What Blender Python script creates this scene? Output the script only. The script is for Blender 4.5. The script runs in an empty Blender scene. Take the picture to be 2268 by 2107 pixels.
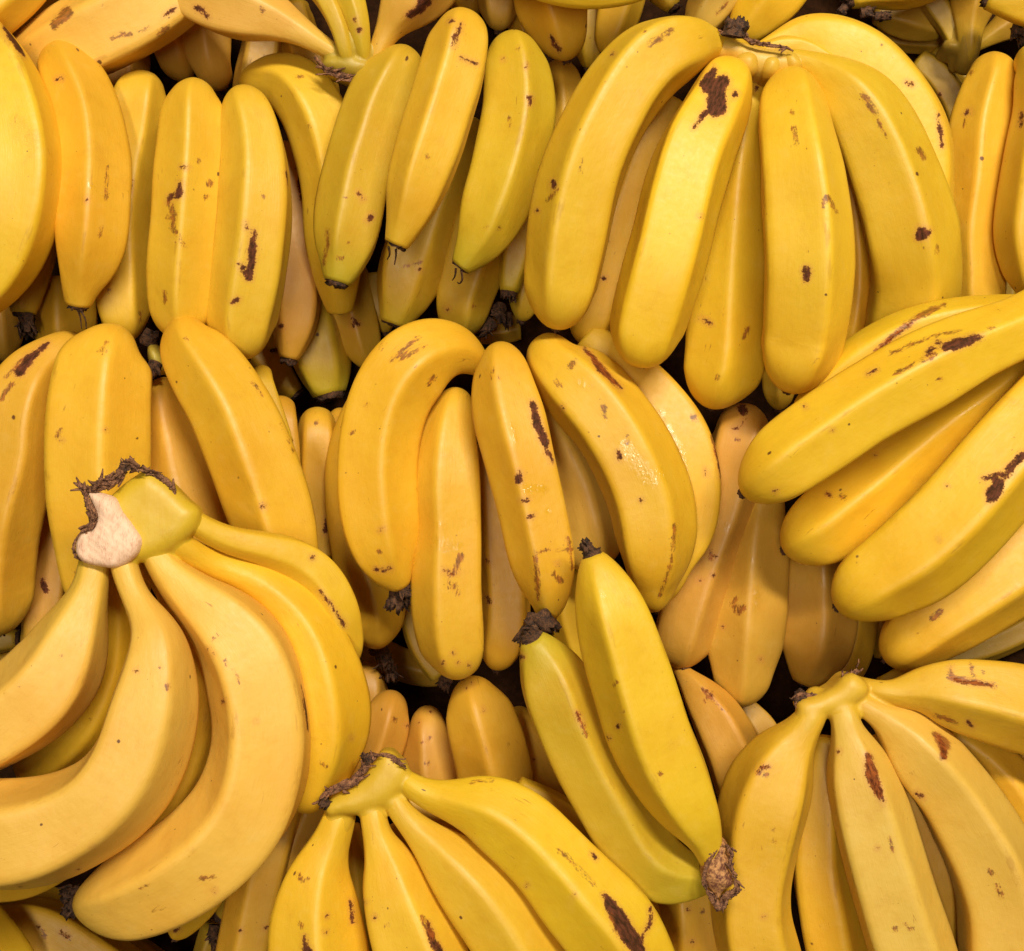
import bpy, math, random
import numpy as np
from mathutils import Vector

# ------------------------------------------------------------------ camera, lamps, exposure
scene = bpy.context.scene
CAM_H, TAN_H, IW, IH = 0.845, 0.386, 2268.0, 2107.0      # camera height over the table, half-width tangent, photo size
cam_data = bpy.data.cameras.new('camera')
cam = bpy.data.objects.new('camera', cam_data)
scene.collection.objects.link(cam)
cam.location = (0, 0, CAM_H)
cam.rotation_euler = (0, 0, 0)
cam_data.sensor_fit = 'HORIZONTAL'
cam_data.angle = 2 * math.atan(TAN_H)
cam_data.clip_start, cam_data.clip_end = 0.01, 50
scene.camera = cam

world = bpy.data.worlds.new('World')
scene.world = world
world.use_nodes = True
bg = world.node_tree.nodes['Background']
bg.inputs[0].default_value = (1.0, 0.87, 0.72, 1)
bg.inputs[1].default_value = 0.02


def area(name, loc, target, sx, sy, power, col):
    l = bpy.data.lights.new(name, 'AREA')
    l.shape, l.size, l.size_y, l.energy, l.color = 'RECTANGLE', sx, sy, power, col
    o = bpy.data.objects.new(name, l)
    scene.collection.objects.link(o)
    o.location = loc
    o.rotation_euler = (Vector(target) - Vector(loc)).to_track_quat('-Z', 'Y').to_euler()
    return o


area('ceiling_lamp', (0.55, 1.30, 2.35), (0, 0, 0), 1.3, 0.25, 79, (1.0, 0.905, 0.74))
area('ceiling_lamp', (-0.30, -0.10, 2.6), (0, 0, 0), 1.3, 0.30, 25, (1.0, 0.905, 0.74))

vs = scene.view_settings
vs.view_transform, vs.look, vs.exposure, vs.gamma = 'Standard', 'None', 0.0, 1.0
vs.use_curve_mapping = False
scene.cycles.max_bounces = 8
scene.cycles.diffuse_bounces = 4
scene.cycles.use_denoising = True
scene.cycles.adaptive_threshold = 0.025

# ------------------------------------------------------------------ helpers: photo pixel + height -> metres


def lift(z):
    """heights below are given in cm of a flatter heap; stretch them to the real one, low layers most"""
    z = np.asarray(z, float)
    return np.where(z >= 8, z * 1.4, np.maximum(11.2 - (8 - z) * 1.85, 1.2)) / 100.0


Z8 = 1989 / 800.0
CROPS = {'A': (0, 0), 'B': (700, 0), 'C': (1468, 0), 'D': (0, 680), 'E': (700, 680), 'F': (1468, 680),
         'G': (0, 1367), 'H': (700, 1367), 'I': (1468, 1367)}


def px(crop, x, y):
    ox, oy = CROPS[crop]
    return ox + x / Z8, oy + y / Z8


def mpp(z):                                   # metres per photo pixel at height z
    return 2 * TAN_H / IW * (CAM_H - z)


def P(sx, sy, z):
    k = mpp(z)
    return np.array([(sx - IW / 2) * k, -(sy - IH / 2) * k, z])


def to_px(v):
    k = 2 * TAN_H / IW * (CAM_H - v[:, 2])
    return np.stack([v[:, 0] / k + IW / 2, -v[:, 1] / k + IH / 2], 1)


def catmull(pts, n):
    """pts (m,k) -> n points evenly spread along a centripetal Catmull-Rom curve (length over the first 3 columns)"""
    p = np.asarray(pts, float)
    p = np.vstack([2 * p[0] - p[1], p, 2 * p[-1] - p[-2]])
    out = []
    for i in range(1, len(p) - 2):
        p0, p1, p2, p3 = p[i - 1:i + 3]
        d = [max(np.linalg.norm(b[:3] - a[:3]), 1e-6) ** 0.5 for a, b in ((p0, p1), (p1, p2), (p2, p3))]
        t0, t1 = 0, d[0]
        t2 = t1 + d[1]
        t3 = t2 + d[2]
        t = np.linspace(t1, t2, 24, endpoint=False)[:, None]
        a1 = (t1 - t) / (t1 - t0) * p0 + (t - t0) / (t1 - t0) * p1
        a2 = (t2 - t) / (t2 - t1) * p1 + (t - t1) / (t2 - t1) * p2
        a3 = (t3 - t) / (t3 - t2) * p2 + (t - t2) / (t3 - t2) * p3
        b1 = (t2 - t) / (t2 - t0) * a1 + (t - t0) / (t2 - t0) * a2
        b2 = (t3 - t) / (t3 - t1) * a2 + (t - t1) / (t3 - t1) * a3
        out.append((t2 - t) / (t2 - t1) * b1 + (t - t1) / (t2 - t1) * b2)
    out.append(p[-2][None])
    q = np.vstack(out)
    s = np.concatenate([[0], np.cumsum(np.linalg.norm(np.diff(q[:, :3], axis=0), axis=1))])
    u = np.linspace(0, s[-1], n)
    return np.stack([np.interp(u, s, q[:, j]) for j in range(q.shape[1])], 1), s[-1]


def srgb(c):
    c = np.asarray(c, float) / 255
    return np.where(c <= 0.04045, c / 12.92, ((c + 0.055) / 1.055) ** 2.4)


def link(name, verts, faces, mat, parent, origin, smooth=True, uvs=None, attrs=None, tint=None):
    """one mesh object; verts are world coordinates, the object sits at its parent's origin"""
    me = bpy.data.meshes.new(name)
    v = np.asarray(verts, float) - np.asarray(origin)
    me.from_pydata(v.tolist(), [], faces if isinstance(faces, list) else faces.tolist())
    me.update()
    if smooth:
        me.polygons.foreach_set('use_smooth', [True] * len(me.polygons))
    if uvs is not None:
        lay = me.uv_layers.new(name='uv')
        idx = np.zeros(len(me.loops), int)
        me.loops.foreach_get('vertex_index', idx)
        lay.data.foreach_set('uv', np.asarray(uvs, float)[idx].ravel())
    for k, a in (attrs or {}).items():
        at = me.attributes.new(k, 'FLOAT', 'POINT')
        at.data.foreach_set('value', np.asarray(a, float))
    if tint is not None:
        at = me.attributes.new('tint', 'FLOAT_COLOR', 'POINT')
        at.data.foreach_set('color', np.hstack([tint, np.ones((len(tint), 1))]).ravel())
    me.materials.append(mat)
    o = bpy.data.objects.new(name, me)
    scene.collection.objects.link(o)
    if parent is not None:
        o.parent = parent
    else:
        o.location = origin
    return o


# ------------------------------------------------------------------ materials
class NT:
    def __init__(self, name):
        self.m = bpy.data.materials.new(name)
        self.m.use_nodes = True
        self.t = self.m.node_tree
        self.b = self.t.nodes['Principled BSDF']

    def n(self, kind, **props):
        nd = self.t.nodes.new(kind)
        for k, v in props.items():
            setattr(nd, k, v)
        return nd

    def put(self, sock, val):
        if isinstance(val, bpy.types.NodeSocket):
            self.t.links.new(val, sock)
        else:
            sock.default_value = val

    def math(self, op, a, b=0.0, c=None, clamp=False):
        nd = self.n('ShaderNodeMath', operation=op, use_clamp=clamp)
        self.put(nd.inputs[0], a)
        self.put(nd.inputs[1], b)
        if c is not None:
            self.put(nd.inputs[2], c)
        return nd.outputs[0]

    def ramp(self, x, lo, hi, smooth=True):
        nd = self.n('ShaderNodeMapRange', interpolation_type='SMOOTHSTEP' if smooth else 'LINEAR')
        self.put(nd.inputs[0], x)
        self.put(nd.inputs[1], lo)
        self.put(nd.inputs[2], hi)
        return nd.outputs[0]

    def mix(self, f, a, b, mode='MIX'):
        nd = self.n('ShaderNodeMix', data_type='RGBA', blend_type=mode)
        self.put(nd.inputs[0], f)
        self.put(nd.inputs[6], a)
        self.put(nd.inputs[7], b)
        return nd.outputs[2]

    def noise(self, vec, scale, detail=3, rough=0.55, dist=0.0):
        nd = self.n('ShaderNodeTexNoise')
        self.put(nd.inputs['Vector'], vec)
        nd.inputs['Scale'].default_value = scale
        nd.inputs['Detail'].default_value = detail
        nd.inputs['Roughness'].default_value = rough
        nd.inputs['Distortion'].default_value = dist
        return nd.outputs['Fac']

    def scale(self, vec, s):
        nd = self.n('ShaderNodeVectorMath', operation='MULTIPLY')
        self.put(nd.inputs[0], vec)
        nd.inputs[1].default_value = s
        return nd.outputs[0]

    def attr(self, name, out='Fac'):
        return self.n('ShaderNodeAttribute', attribute_name=name).outputs[out]


def C4(r, g, b):
    return (*srgb((r, g, b)), 1.0)


def make_skin():
    t = NT('banana_skin')
    uv = t.n('ShaderNodeUVMap', uv_map='uv').outputs[0]
    tint = t.attr('tint', 'Color')
    bd, br, wet = t.attr('bruise_dark'), t.attr('bruise_rust'), t.attr('wet')
    # broad mottling and lengthwise fibres
    big = t.noise(uv, 22, 3, 0.5)
    fib = t.noise(t.scale(uv, (1.0, 0.06, 1)), 1500, 3, 0.6)
    fine = t.noise(uv, 1700, 2, 0.6)
    base = t.mix(t.math('MULTIPLY', t.ramp(big, 0.38, 0.72), 0.55), tint, t.mix(1.0, tint, (0.95, 0.82, 0.62, 1), 'MULTIPLY'))
    base = t.mix(t.math('MULTIPLY', t.ramp(fib, 0.50, 0.76), 0.26), base, t.mix(1.0, tint, (0.80, 0.70, 0.45, 1), 'MULTIPLY'))
    base = t.mix(t.math('MULTIPLY', t.ramp(fine, 0.56, 0.74), 0.20), base, t.mix(1.0, tint, (0.75, 0.62, 0.4, 1), 'MULTIPLY'))
    mid = t.noise(uv, 95, 4, 0.62)
    base = t.mix(t.math('MULTIPLY', t.ramp(mid, 0.50, 0.72), 0.30), base, t.mix(1.0, tint, (0.86, 0.74, 0.52, 1), 'MULTIPLY'))
    base = t.mix(t.math('MULTIPLY', t.ramp(mid, 0.48, 0.28), 0.10), base, t.mix(0.5, tint, (0.88, 0.70, 0.30, 1)))
    soft = t.math('MULTIPLY', t.ramp(t.noise(uv, 34, 4, 0.6), 0.60, 0.74), t.ramp(fine, 0.35, 0.65))
    base = t.mix(t.math('MULTIPLY', soft, 0.32), base, C4(176, 116, 36))
    # brown rubbing: scattered fine specks, sparse dots, lengthwise scratches
    vor = t.n('ShaderNodeTexVoronoi', feature='F1')
    t.put(vor.inputs['Vector'], t.n('ShaderNodeVectorMath', operation='ADD').outputs[0])
    addn = vor.inputs['Vector'].links[0].from_node
    t.put(addn.inputs[0], uv)
    nz = t.n('ShaderNodeTexNoise')
    t.put(nz.inputs['Vector'], uv)
    nz.inputs['Scale'].default_value = 500
    sc = t.scale(nz.outputs['Color'], (0.0012, 0.0012, 0))
    t.put(addn.inputs[1], sc)
    vor.inputs['Scale'].default_value = 85
    sep = t.n('ShaderNodeSeparateColor')
    t.put(sep.inputs[0], vor.outputs['Color'])
    size = t.math('MULTIPLY', t.math('POWER', sep.outputs[0], 5.0), 0.105)
    dots = t.ramp(vor.outputs['Distance'], t.math('MULTIPLY', size, 1.25), t.math('MULTIPLY', size, 0.7))
    vor2 = t.n('ShaderNodeTexVoronoi', feature='F1')
    t.put(vor2.inputs['Vector'], addn.outputs[0])
    vor2.inputs['Scale'].default_value = 330
    sep2 = t.n('ShaderNodeSeparateColor')
    t.put(sep2.inputs[0], vor2.outputs['Color'])
    size2 = t.math('MULTIPLY', t.math('POWER', sep2.outputs[1], 8.0), 0.16)
    dots2 = t.math('MULTIPLY', t.ramp(vor2.outputs['Distance'], t.math('MULTIPLY', size2, 1.3), t.math('MULTIPLY', size2, 0.6)),
                   t.ramp(t.noise(uv, 60, 2), 0.44, 0.58))
    scr = t.noise(t.scale(uv, (1.0, 0.30, 1)), 260, 5, 0.62, 1.2)
    scm = t.math('MULTIPLY', t.ramp(scr, 0.645, 0.70), t.ramp(t.noise(uv, 42, 2), 0.53, 0.64))
    rub = t.math('MULTIPLY', t.math('MAXIMUM', dots2, t.math('MULTIPLY', scm, 0.8)), 0.75, clamp=True)
    base = t.mix(rub, base, C4(146, 92, 24))
    rl = t.math('MULTIPLY', t.ramp(t.attr('ridge'), 0.86, 1.0), t.ramp(t.noise(t.scale(uv, (1, 0.25, 1)), 170, 4, 0.65), 0.54, 0.66))
    base = t.mix(t.math('MULTIPLY', rl, 0.30), base, C4(150, 96, 26))
    base = t.mix(t.math('MULTIPLY', dots, 0.9), base, C4(84, 40, 22))
    # bruises placed where the photograph shows them (signed distance in mm, positive inside)
    n1, n2 = t.noise(uv, 210, 3, 0.6), t.noise(uv, 1100, 3, 0.65)
    wob = t.math('ADD', t.math('MULTIPLY', t.math('SUBTRACT', n1, 0.5), 4.2), t.math('MULTIPLY', t.math('SUBTRACT', n2, 0.5), 3.0))
    sd = t.math('ADD', t.math('ADD', bd, 0.45), wob)
    halo = t.math('MULTIPLY', t.ramp(t.math('ADD', bd, t.math('MULTIPLY', wob, 0.7)), -3.4, 0.6), 0.50)
    base = t.mix(halo, base, C4(196, 128, 64))
    stre = t.noise(t.scale(uv, (1, 0.35, 1)), 620, 4, 0.7)
    brown = t.mix(t.ramp(stre, 0.36, 0.66), C4(36, 15, 14), C4(98, 50, 38))
    brown = t.mix(t.math('MULTIPLY', t.ramp(sd, 1.2, 0.0), 0.45), brown, C4(132, 72, 36))
    mask_d = t.ramp(sd, -0.45, 0.35)
    frk = t.math('MULTIPLY', t.ramp(bd, -5.0, -0.5), t.ramp(n2, 0.635, 0.68))
    base = t.mix(t.math('MULTIPLY', frk, 0.7), base, C4(120, 66, 28))
    base = t.mix(t.math('MULTIPLY', mask_d, 0.96), base, brown)
    sr = t.math('ADD', t.math('ADD', br, 0.35), t.math('ADD', t.math('MULTIPLY', wob, 0.8), t.math('MULTIPLY', t.math('SUBTRACT', t.noise(t.scale(uv, (1, 0.35, 1)), 900, 4, 0.7), 0.5), 5.0)))
    mask_r = t.math('MULTIPLY', t.ramp(sr, -0.5, 0.7), 0.8)
    halo_r = t.math('MULTIPLY', t.ramp(br, -1.8, 0.8), 0.20)
    base = t.mix(halo_r, base, C4(206, 132, 40))
    base = t.mix(mask_r, base, t.mix(t.ramp(stre, 0.38, 0.64), C4(78, 30, 15), C4(164, 86, 32)))
    t.put(t.b.inputs['Base Color'], base)
    # gloss: dry wax with patches, wet film where the fruit is damp
    film = t.math('MULTIPLY', t.ramp(t.math('ADD', wet, t.math('MULTIPLY', t.math('SUBTRACT', n1, 0.5), 2.2)), 0.35, 0.75), wet, clamp=True)
    rough = t.math('ADD', 0.50, t.math('MULTIPLY', t.math('SUBTRACT', t.noise(uv, 300, 3), 0.5), 0.25))
    rough = t.math('ADD', rough, t.math('MULTIPLY', mask_d, 0.25))
    rough = t.math('SUBTRACT', rough, t.math('MULTIPLY', film, 0.22))
    t.put(t.b.inputs['Roughness'], rough)
    t.put(t.b.inputs['Specular IOR Level'], t.math('SUBTRACT', 0.58, t.math('MULTIPLY', mask_d, 0.45)))
    t.put(t.b.inputs['Coat Weight'], film)
    t.b.inputs['Coat Roughness'].default_value = 0.07
    cb = t.n('ShaderNodeBump')
    cb.inputs['Strength'].default_value = 0.9
    cb.inputs['Distance'].default_value = 0.0022
    t.put(cb.inputs['Height'], t.noise(uv, 330, 2, 0.6))
    t.put(t.b.inputs['Coat Normal'], cb.outputs[0])
    hgt = t.math('ADD', t.math('ADD', t.math('MULTIPLY', fib, 0.10), t.math('MULTIPLY', fine, 0.05)), t.math('MULTIPLY', t.noise(uv, 75, 3, 0.6), 0.60))
    hgt = t.math('ADD', hgt, t.math('MULTIPLY', wet, t.math('MULTIPLY', t.noise(uv, 620, 2, 0.6), 0.16)))
    bp = t.n('ShaderNodeBump')
    bp.inputs['Strength'].default_value = 0.45
    bp.inputs['Distance'].default_value = 0.0016
    t.put(bp.inputs['Height'], hgt)
    t.put(t.b.inputs['Normal'], bp.outputs[0])
    return t.m


def make_simple(name, c1, c2, scale, rough=0.75, bump=0.5, stretch=(1, 1, 1), lo=0.35, hi=0.7, dist=0.0015):
    t = NT(name)
    co = t.n('ShaderNodeTexCoord').outputs['Object']
    v = t.scale(co, stretch)
    a = t.noise(v, scale, 5, 0.65)
    b = t.noise(v, scale * 4, 3, 0.6)
    f = t.math('ADD', t.math('MULTIPLY', a, 0.7), t.math('MULTIPLY', b, 0.3))
    t.put(t.b.inputs['Base Color'], t.mix(t.ramp(f, lo, hi), c1, c2))
    t.b.inputs['Roughness'].default_value = rough
    bp = t.n('ShaderNodeBump')
    bp.inputs['Strength'].default_value = bump
    bp.inputs['Distance'].default_value = dist
    t.put(bp.inputs['Height'], f)
    t.put(t.b.inputs['Normal'], bp.outputs[0])
    return t.m


SKIN = make_skin()
DRIED = make_simple('dried_blossom', C4(34, 20, 13), C4(120, 80, 50), 420, 0.8, 0.9)
DRIED_EDGE = make_simple('dried_cut_edge', C4(70, 36, 24), C4(182, 128, 88), 500, 0.8, 0.9)
FLESH = make_simple('pale_cut_flesh', C4(242, 204, 172), C4(202, 144, 114), 120, 0.55, 0.5, (4.0, 1.2, 1), 0.44, 0.80)
STUB = make_simple('brown_cut_stub', C4(206, 150, 92), C4(96, 48, 36), 210, 0.7, 0.8, (1, 1, 1), 0.36, 0.62)
TABLE = make_simple('dark_table_liner', C4(40, 23, 11), C4(62, 37, 18), 60, 1.0, 0.3)
TABLE.node_tree.nodes['Principled BSDF'].inputs['Specular IOR Level'].default_value = 0.1

# ------------------------------------------------------------------ the setting
TB = 0.56
tb_v = [(x, y, z) for z in (-0.02, 0.0) for x, y in ((-TB, -TB), (TB, -TB), (TB, TB), (-TB, TB))]
tb_f = [(3, 2, 1, 0), (4, 5, 6, 7), (0, 1, 5, 4), (1, 2, 6, 5), (2, 3, 7, 6), (3, 0, 4, 7)]
table = link('display_table', tb_v, tb_f, TABLE, None, (0, 0, 0), smooth=False)
table['kind'] = 'structure'
table['label'] = 'dark brown display table surface under the heaped bananas'

# ------------------------------------------------------------------ banana builder
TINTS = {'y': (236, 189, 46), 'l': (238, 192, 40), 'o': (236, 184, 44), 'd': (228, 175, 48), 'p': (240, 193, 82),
         'k': (222, 166, 60), 'g': (214, 176, 40), 'v': (204, 158, 42)}  # k: overripe peel, also darkened to put shade on the lower bananas
PEEL = 0.90                                    # how much of the listed colour the peel reflects
NECK = srgb((216, 182, 44)) * PEEL


def spine(spec):
    """control points -> (m,4) array of x, y, z, radius in metres, ends shaped by their type"""
    pts, z = spec['pts'], spec['z']
    cr = spec['crop']
    e0, e1 = spec['ends']
    full = [p for p in pts if len(p) == 3]
    n = len(full)
    zz = np.interp(np.linspace(0, 1, n), np.linspace(0, 1, len(z)), lift(z))
    q = []
    for (x, y, w), zc in zip(full, zz):
        sx, sy = px(cr, x, y)
        q.append([*P(sx, sy, zc), w / Z8 * mpp(zc)])
    q = np.array(q)

    def cap(kind, last, ext):
        E = P(*px(cr, *ext), last[2])
        d = E - last[:3]
        L = float(np.linalg.norm(d))
        d = d / max(L, 1e-6)
        r = last[3]
        out = []
        if kind == 'round':
            for t in (0.3, 0.55, 0.75, 0.88, 0.955, 0.99):
                rr = r * (1 - t ** 2.3) ** 0.56
                out.append([*(last[:3] + d * L * t + np.array([0, 0, -0.45 * r * t * t])), max(rr, 0.0016)])
        else:                                    # 'bend': turns down towards a crown that lies below
            re = min(0.82 * r, 0.72 * L)
            R = max(L - re, 0.25 * r)
            for a in (22, 45, 68, 90):
                a = math.radians(a)
                out.append([*(last[:3] + d * R * math.sin(a) + np.array([0, 0, -R * 1.15 * (1 - math.cos(a))])),
                            r + (re - r) * math.sin(a)])
            b = np.array(out[-1])
            for k, f in ((0.5 * r, 0.85), (1.1 * r, 0.62), (1.7 * r, 0.45)):
                zb = max(b[2] - k, 0.006)
                out.append([b[0] - d[0] * k * 0.15, b[1] - d[1] * k * 0.15, zb, b[3] * f])
        return np.array(out)

    def run_on(a, b):                            # a finger that leaves the picture goes on to its end
        d = (a[:3] - b[:3]) / np.linalg.norm(a[:3] - b[:3])
        return np.array([[*(a[:3] + d * k + np.array([0, 0, -0.9 * k * k])), a[3] * f] for k, f in ((0.02, 0.98), (0.045, 0.85), (0.065, 0.55), (0.078, 0.25))])

    def outside(a):
        u = to_px(a[None, :3])[0]
        return not (0 < u[0] < IW and 0 < u[1] < IH)

    if e0 == 'cut' and outside(q[0]):
        q = np.vstack([run_on(q[0], q[1])[::-1], q])
    if e1 == 'cut' and outside(q[-1]):
        q = np.vstack([q, run_on(q[-1], q[-2])])
    if e0 == 'stem':
        d = q[0, :3] - q[1, :3]
        d /= np.linalg.norm(d)
        q = np.vstack([[*(q[0, :3] + d * 0.009 + np.array([0, 0, -0.013])), q[0, 3] * 0.8], q])
    if len(pts[0]) == 2:
        q = np.vstack([cap(e0, q[0], pts[0])[::-1], q])
    if len(pts[-1]) == 2:
        q = np.vstack([q, cap(e1, q[-1], pts[-1])])
    return q


def seg_dist(p, strokes):
    """signed distance in mm (photo pixels scaled), positive inside any stroke"""
    best = np.full(len(p), -99.0)
    for st in strokes:
        pts = [st] if not isinstance(st[0], (tuple, list)) else st
        if len(pts) == 1:
            pts = [pts[0], pts[0]]
        for (x0, y0, r0), (x1, y1, r1) in zip(pts, pts[1:]):
            a, b = np.array([x0, y0]), np.array([x1, y1])
            ab = b - a
            l2 = max(ab @ ab, 1e-9)
            t = np.clip(((p - a) @ ab) / l2, 0, 1)
            dist = np.linalg.norm(p - a - t[:, None] * ab, axis=1)
            best = np.maximum(best, r0 + (r1 - r0) * t - dist)
    return best


def smooth(a, sg):
    """gaussian along the first axis; ends keep their values (odd reflection)"""
    h = int(max(2, math.ceil(sg * 3)))
    h = min(h, len(a) - 1)
    ext = np.vstack([2 * a[0] - a[h:0:-1], a, 2 * a[-1] - a[-2:-h - 2:-1]])
    k = np.exp(-0.5 * (np.arange(-h, h + 1) / max(sg, 0.3)) ** 2)
    k /= k.sum()
    return np.stack([np.convolve(ext[:, j], k, 'valid') for j in range(a.shape[1])], 1)


def banana_mesh(spec):
    q = spine(spec)
    L0 = np.linalg.norm(np.diff(q[:, :3], axis=0), axis=1).sum()
    marked = bool(spec.get('d') or spec.get('r') or spec.get('w'))
    step = 0.0017 if marked else 0.0027
    n = int(np.clip(L0 / step, 24, 170))
    m = 60 if marked else 44
    c, L = catmull(q, n)
    sg = 0.0055 / (L / (n - 1))
    pos = smooth(c[:, :3], sg)
    rad = np.sqrt(np.maximum(smooth(c[:, 3:] ** 2, sg)[:, 0], 0.0012 ** 2))
    T = np.gradient(pos, axis=0)
    T /= np.linalg.norm(T, axis=1)[:, None] + 1e-12
    U = np.zeros_like(T)
    mid = n // 2
    u = np.array([0, 0, 1.0]) - T[mid][2] * T[mid]
    U[mid] = u / np.linalg.norm(u)
    for rngk in (range(mid + 1, n), range(mid - 1, -1, -1)):
        for i in rngk:
            j = i - 1 if i > mid else i + 1
            u = U[j] - (U[j] @ T[i]) * T[i]
            U[i] = u / np.linalg.norm(u)
    V = np.cross(T, U)
    seed = spec['seed']
    rg = np.random.default_rng(seed)
    rot = math.radians(spec['rot'] if spec.get('rot') is not None else rg.uniform(-36, 36))
    th = np.linspace(-math.pi, math.pi, m, endpoint=False)
    s = np.linspace(0, 1, n)
    # rounded five-sided section whose sides are uneven
    prof = np.zeros((n, m))
    tw = rot + (s[:, None] - 0.5) * rg.uniform(-0.25, 0.25)
    pw = 19.0
    acc = np.zeros((n, m))
    for k in range(5):
        off = rg.uniform(-0.09, 0.09)
        wgt = rg.uniform(0.965, 1.03)
        acc += np.maximum(np.cos(th[None] - tw - (k + 0.5) * 2 * math.pi / 5 - off) * wgt, 0) ** pw
    prof = acc ** (-1 / pw)
    prof = prof / prof.mean(axis=1, keepdims=True)
    endf = np.clip(np.minimum(s, 1 - s) / 0.10, 0, 1)[:, None]
    narrow = np.clip(rad / np.max(rad) * 1.25 - 0.15, 0.25, 1)[:, None]
    amt = (0.25 + 0.75 * endf) * narrow * spec.get('ang', 1.0) * (1 - 0.9 * np.clip(np.abs(T[:, 2:3]) * 1.5 - 0.3, 0, 1))
    ridge = np.clip((prof - 1) / 0.085, 0, 1) * np.clip(amt, 0, 1)
    prof = 1 + (prof - 1) * amt * 1.12
    # slow unevenness
    for a, b in ((2, 1), (3, 2), (5, 1), (7, 3)):
        prof += 0.006 * np.sin(s[:, None] * 2 * math.pi * a * 0.6 + th[None] * b + rg.uniform(0, 6.3))
    ring = pos[:, None, :] + (rad[:, None] * prof)[..., None] * (np.cos(th)[None, :, None] * U[:, None, :] + np.sin(th)[None, :, None] * V[:, None, :])
    v = ring.reshape(-1, 3)
    i, j = np.meshgrid(np.arange(n - 1), np.arange(m), indexing='ij')
    a = i * m + j
    b = i * m + (j + 1) % m
    f = np.stack([a, b, b + m, a + m], -1).reshape(-1, 4).tolist()
    k0 = len(v)
    v = np.vstack([v, pos[0][None] - T[0] * rad[0] * 0.12, pos[-1][None] + T[-1] * rad[-1] * 0.12])
    f += [(k0, (jj + 1) % m, jj) for jj in range(m)] + [(k0 + 1, (n - 1) * m + jj, (n - 1) * m + (jj + 1) % m) for jj in range(m)]
    v[:, 2] = np.maximum(v[:, 2], 0.001)
    rmax = rad.max()
    off = rg.uniform(0, 40, 2)
    uu = np.tile(th * rmax, n)
    vv = np.repeat(s * L, m)
    uv = np.stack([uu + off[0], vv + off[1]], 1)
    uv = np.vstack([uv, [[off[0], off[1]], [off[0], off[1] + L]]])
    # marks
    pxs = to_px(v)
    topside = np.concatenate([((np.cos(th)[None, :, None] * U[:, None, :] + np.sin(th)[None, :, None] * V[:, None, :])[..., 2] > -0.1).ravel(), [False, False]])

    def field(strokes):
        if not strokes:
            return np.full(len(v), -9.0)
        conv = []
        for st in strokes:
            pts = [st] if not isinstance(st[0], (tuple, list)) else st
            conv.append([(*px(spec['crop'], x, y), r / Z8) for x, y, r in pts])
        sd = seg_dist(pxs, conv) * 0.24
        return np.where(topside, np.clip(sd, -9, 9), -9)

    # peel colour by ripeness, k with some shade in it: greener at the neck and a little at the tip
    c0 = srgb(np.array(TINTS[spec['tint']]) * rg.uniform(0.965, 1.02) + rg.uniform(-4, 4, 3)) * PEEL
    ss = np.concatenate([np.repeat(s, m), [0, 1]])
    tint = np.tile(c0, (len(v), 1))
    g0 = np.clip(1 - ss * L / spec.get('gl', 0.035), 0, 1) * spec.get('gneck', 0.6 if spec['ends'][0] == 'stem' else 0.3)
    g1 = np.clip(1 - (1 - ss) * L / 0.022, 0, 1) * spec.get('gtip', 0.7 if spec['tint'] == 'g' else 0.3)
    g = np.clip(g0 + g1, 0, 0.9)[:, None]
    tint = tint * (1 - g) + (srgb((190, 176, 42)) * PEEL if spec['tint'] in 'gv' else NECK) * g
    return dict(v=v, f=f, uv=uv, tint=tint, bd=field(spec.get('d')), br=field(spec.get('r')),
                wet=np.clip(np.clip((field(spec.get('w')) + 1.5) / 3.0, 0, 1) + 0.35 * spec.get('wet', 0.0), 0, 1),
                ridge=np.concatenate([ridge.ravel(), [0, 0]]), pos=pos, T=T, rad=rad)


def strips(rows, rg, n, base_fn, dir_fn, length, width):
    """curled dry flaps: n tapering strips, each two-sided thick enough to have an edge"""
    V, F = [], []
    for k in range(n):
        p = np.array(base_fn(k), float)
        d = np.array(dir_fn(k), float)
        d /= np.linalg.norm(d) + 1e-9
        side = np.cross(d, rg.normal(size=3))
        side /= np.linalg.norm(side) + 1e-9
        nrm = np.cross(d, side)
        ln, wd = length * rg.uniform(0.5, 1.2), width * rg.uniform(0.5, 1.3)
        curl, bend = rg.uniform(-1.3, 1.3), rg.uniform(-0.8, 0.8)
        b0 = len(V)
        for i in range(rows + 1):
            t = i / rows
            w = wd * (1 - t) ** 0.7 * (0.8 + 0.4 * rg.random()) + 0.00025
            cpos = p + d * ln * t + nrm * curl * ln * t * t * 0.5 + side * bend * ln * t * t * 0.4
            th = 0.00035
            fold = rg.uniform(-0.4, 0.4) * w
            V += [cpos - side * w + nrm * (th + fold), cpos + nrm * th, cpos + side * w + nrm * (th - fold),
                  cpos + side * w - nrm * (th + fold), cpos - nrm * th, cpos - side * w - nrm * (th - fold)]
        for i in range(rows):
            o = b0 + i * 6
            for j in range(6):
                F.append((o + j, o + (j + 1) % 6, o + 6 + (j + 1) % 6, o + 6 + j))
        F.append(tuple(b0 + j for j in range(5, -1, -1)))
        F.append(tuple(b0 + rows * 6 + j for j in range(6)))
    return V, F


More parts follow.
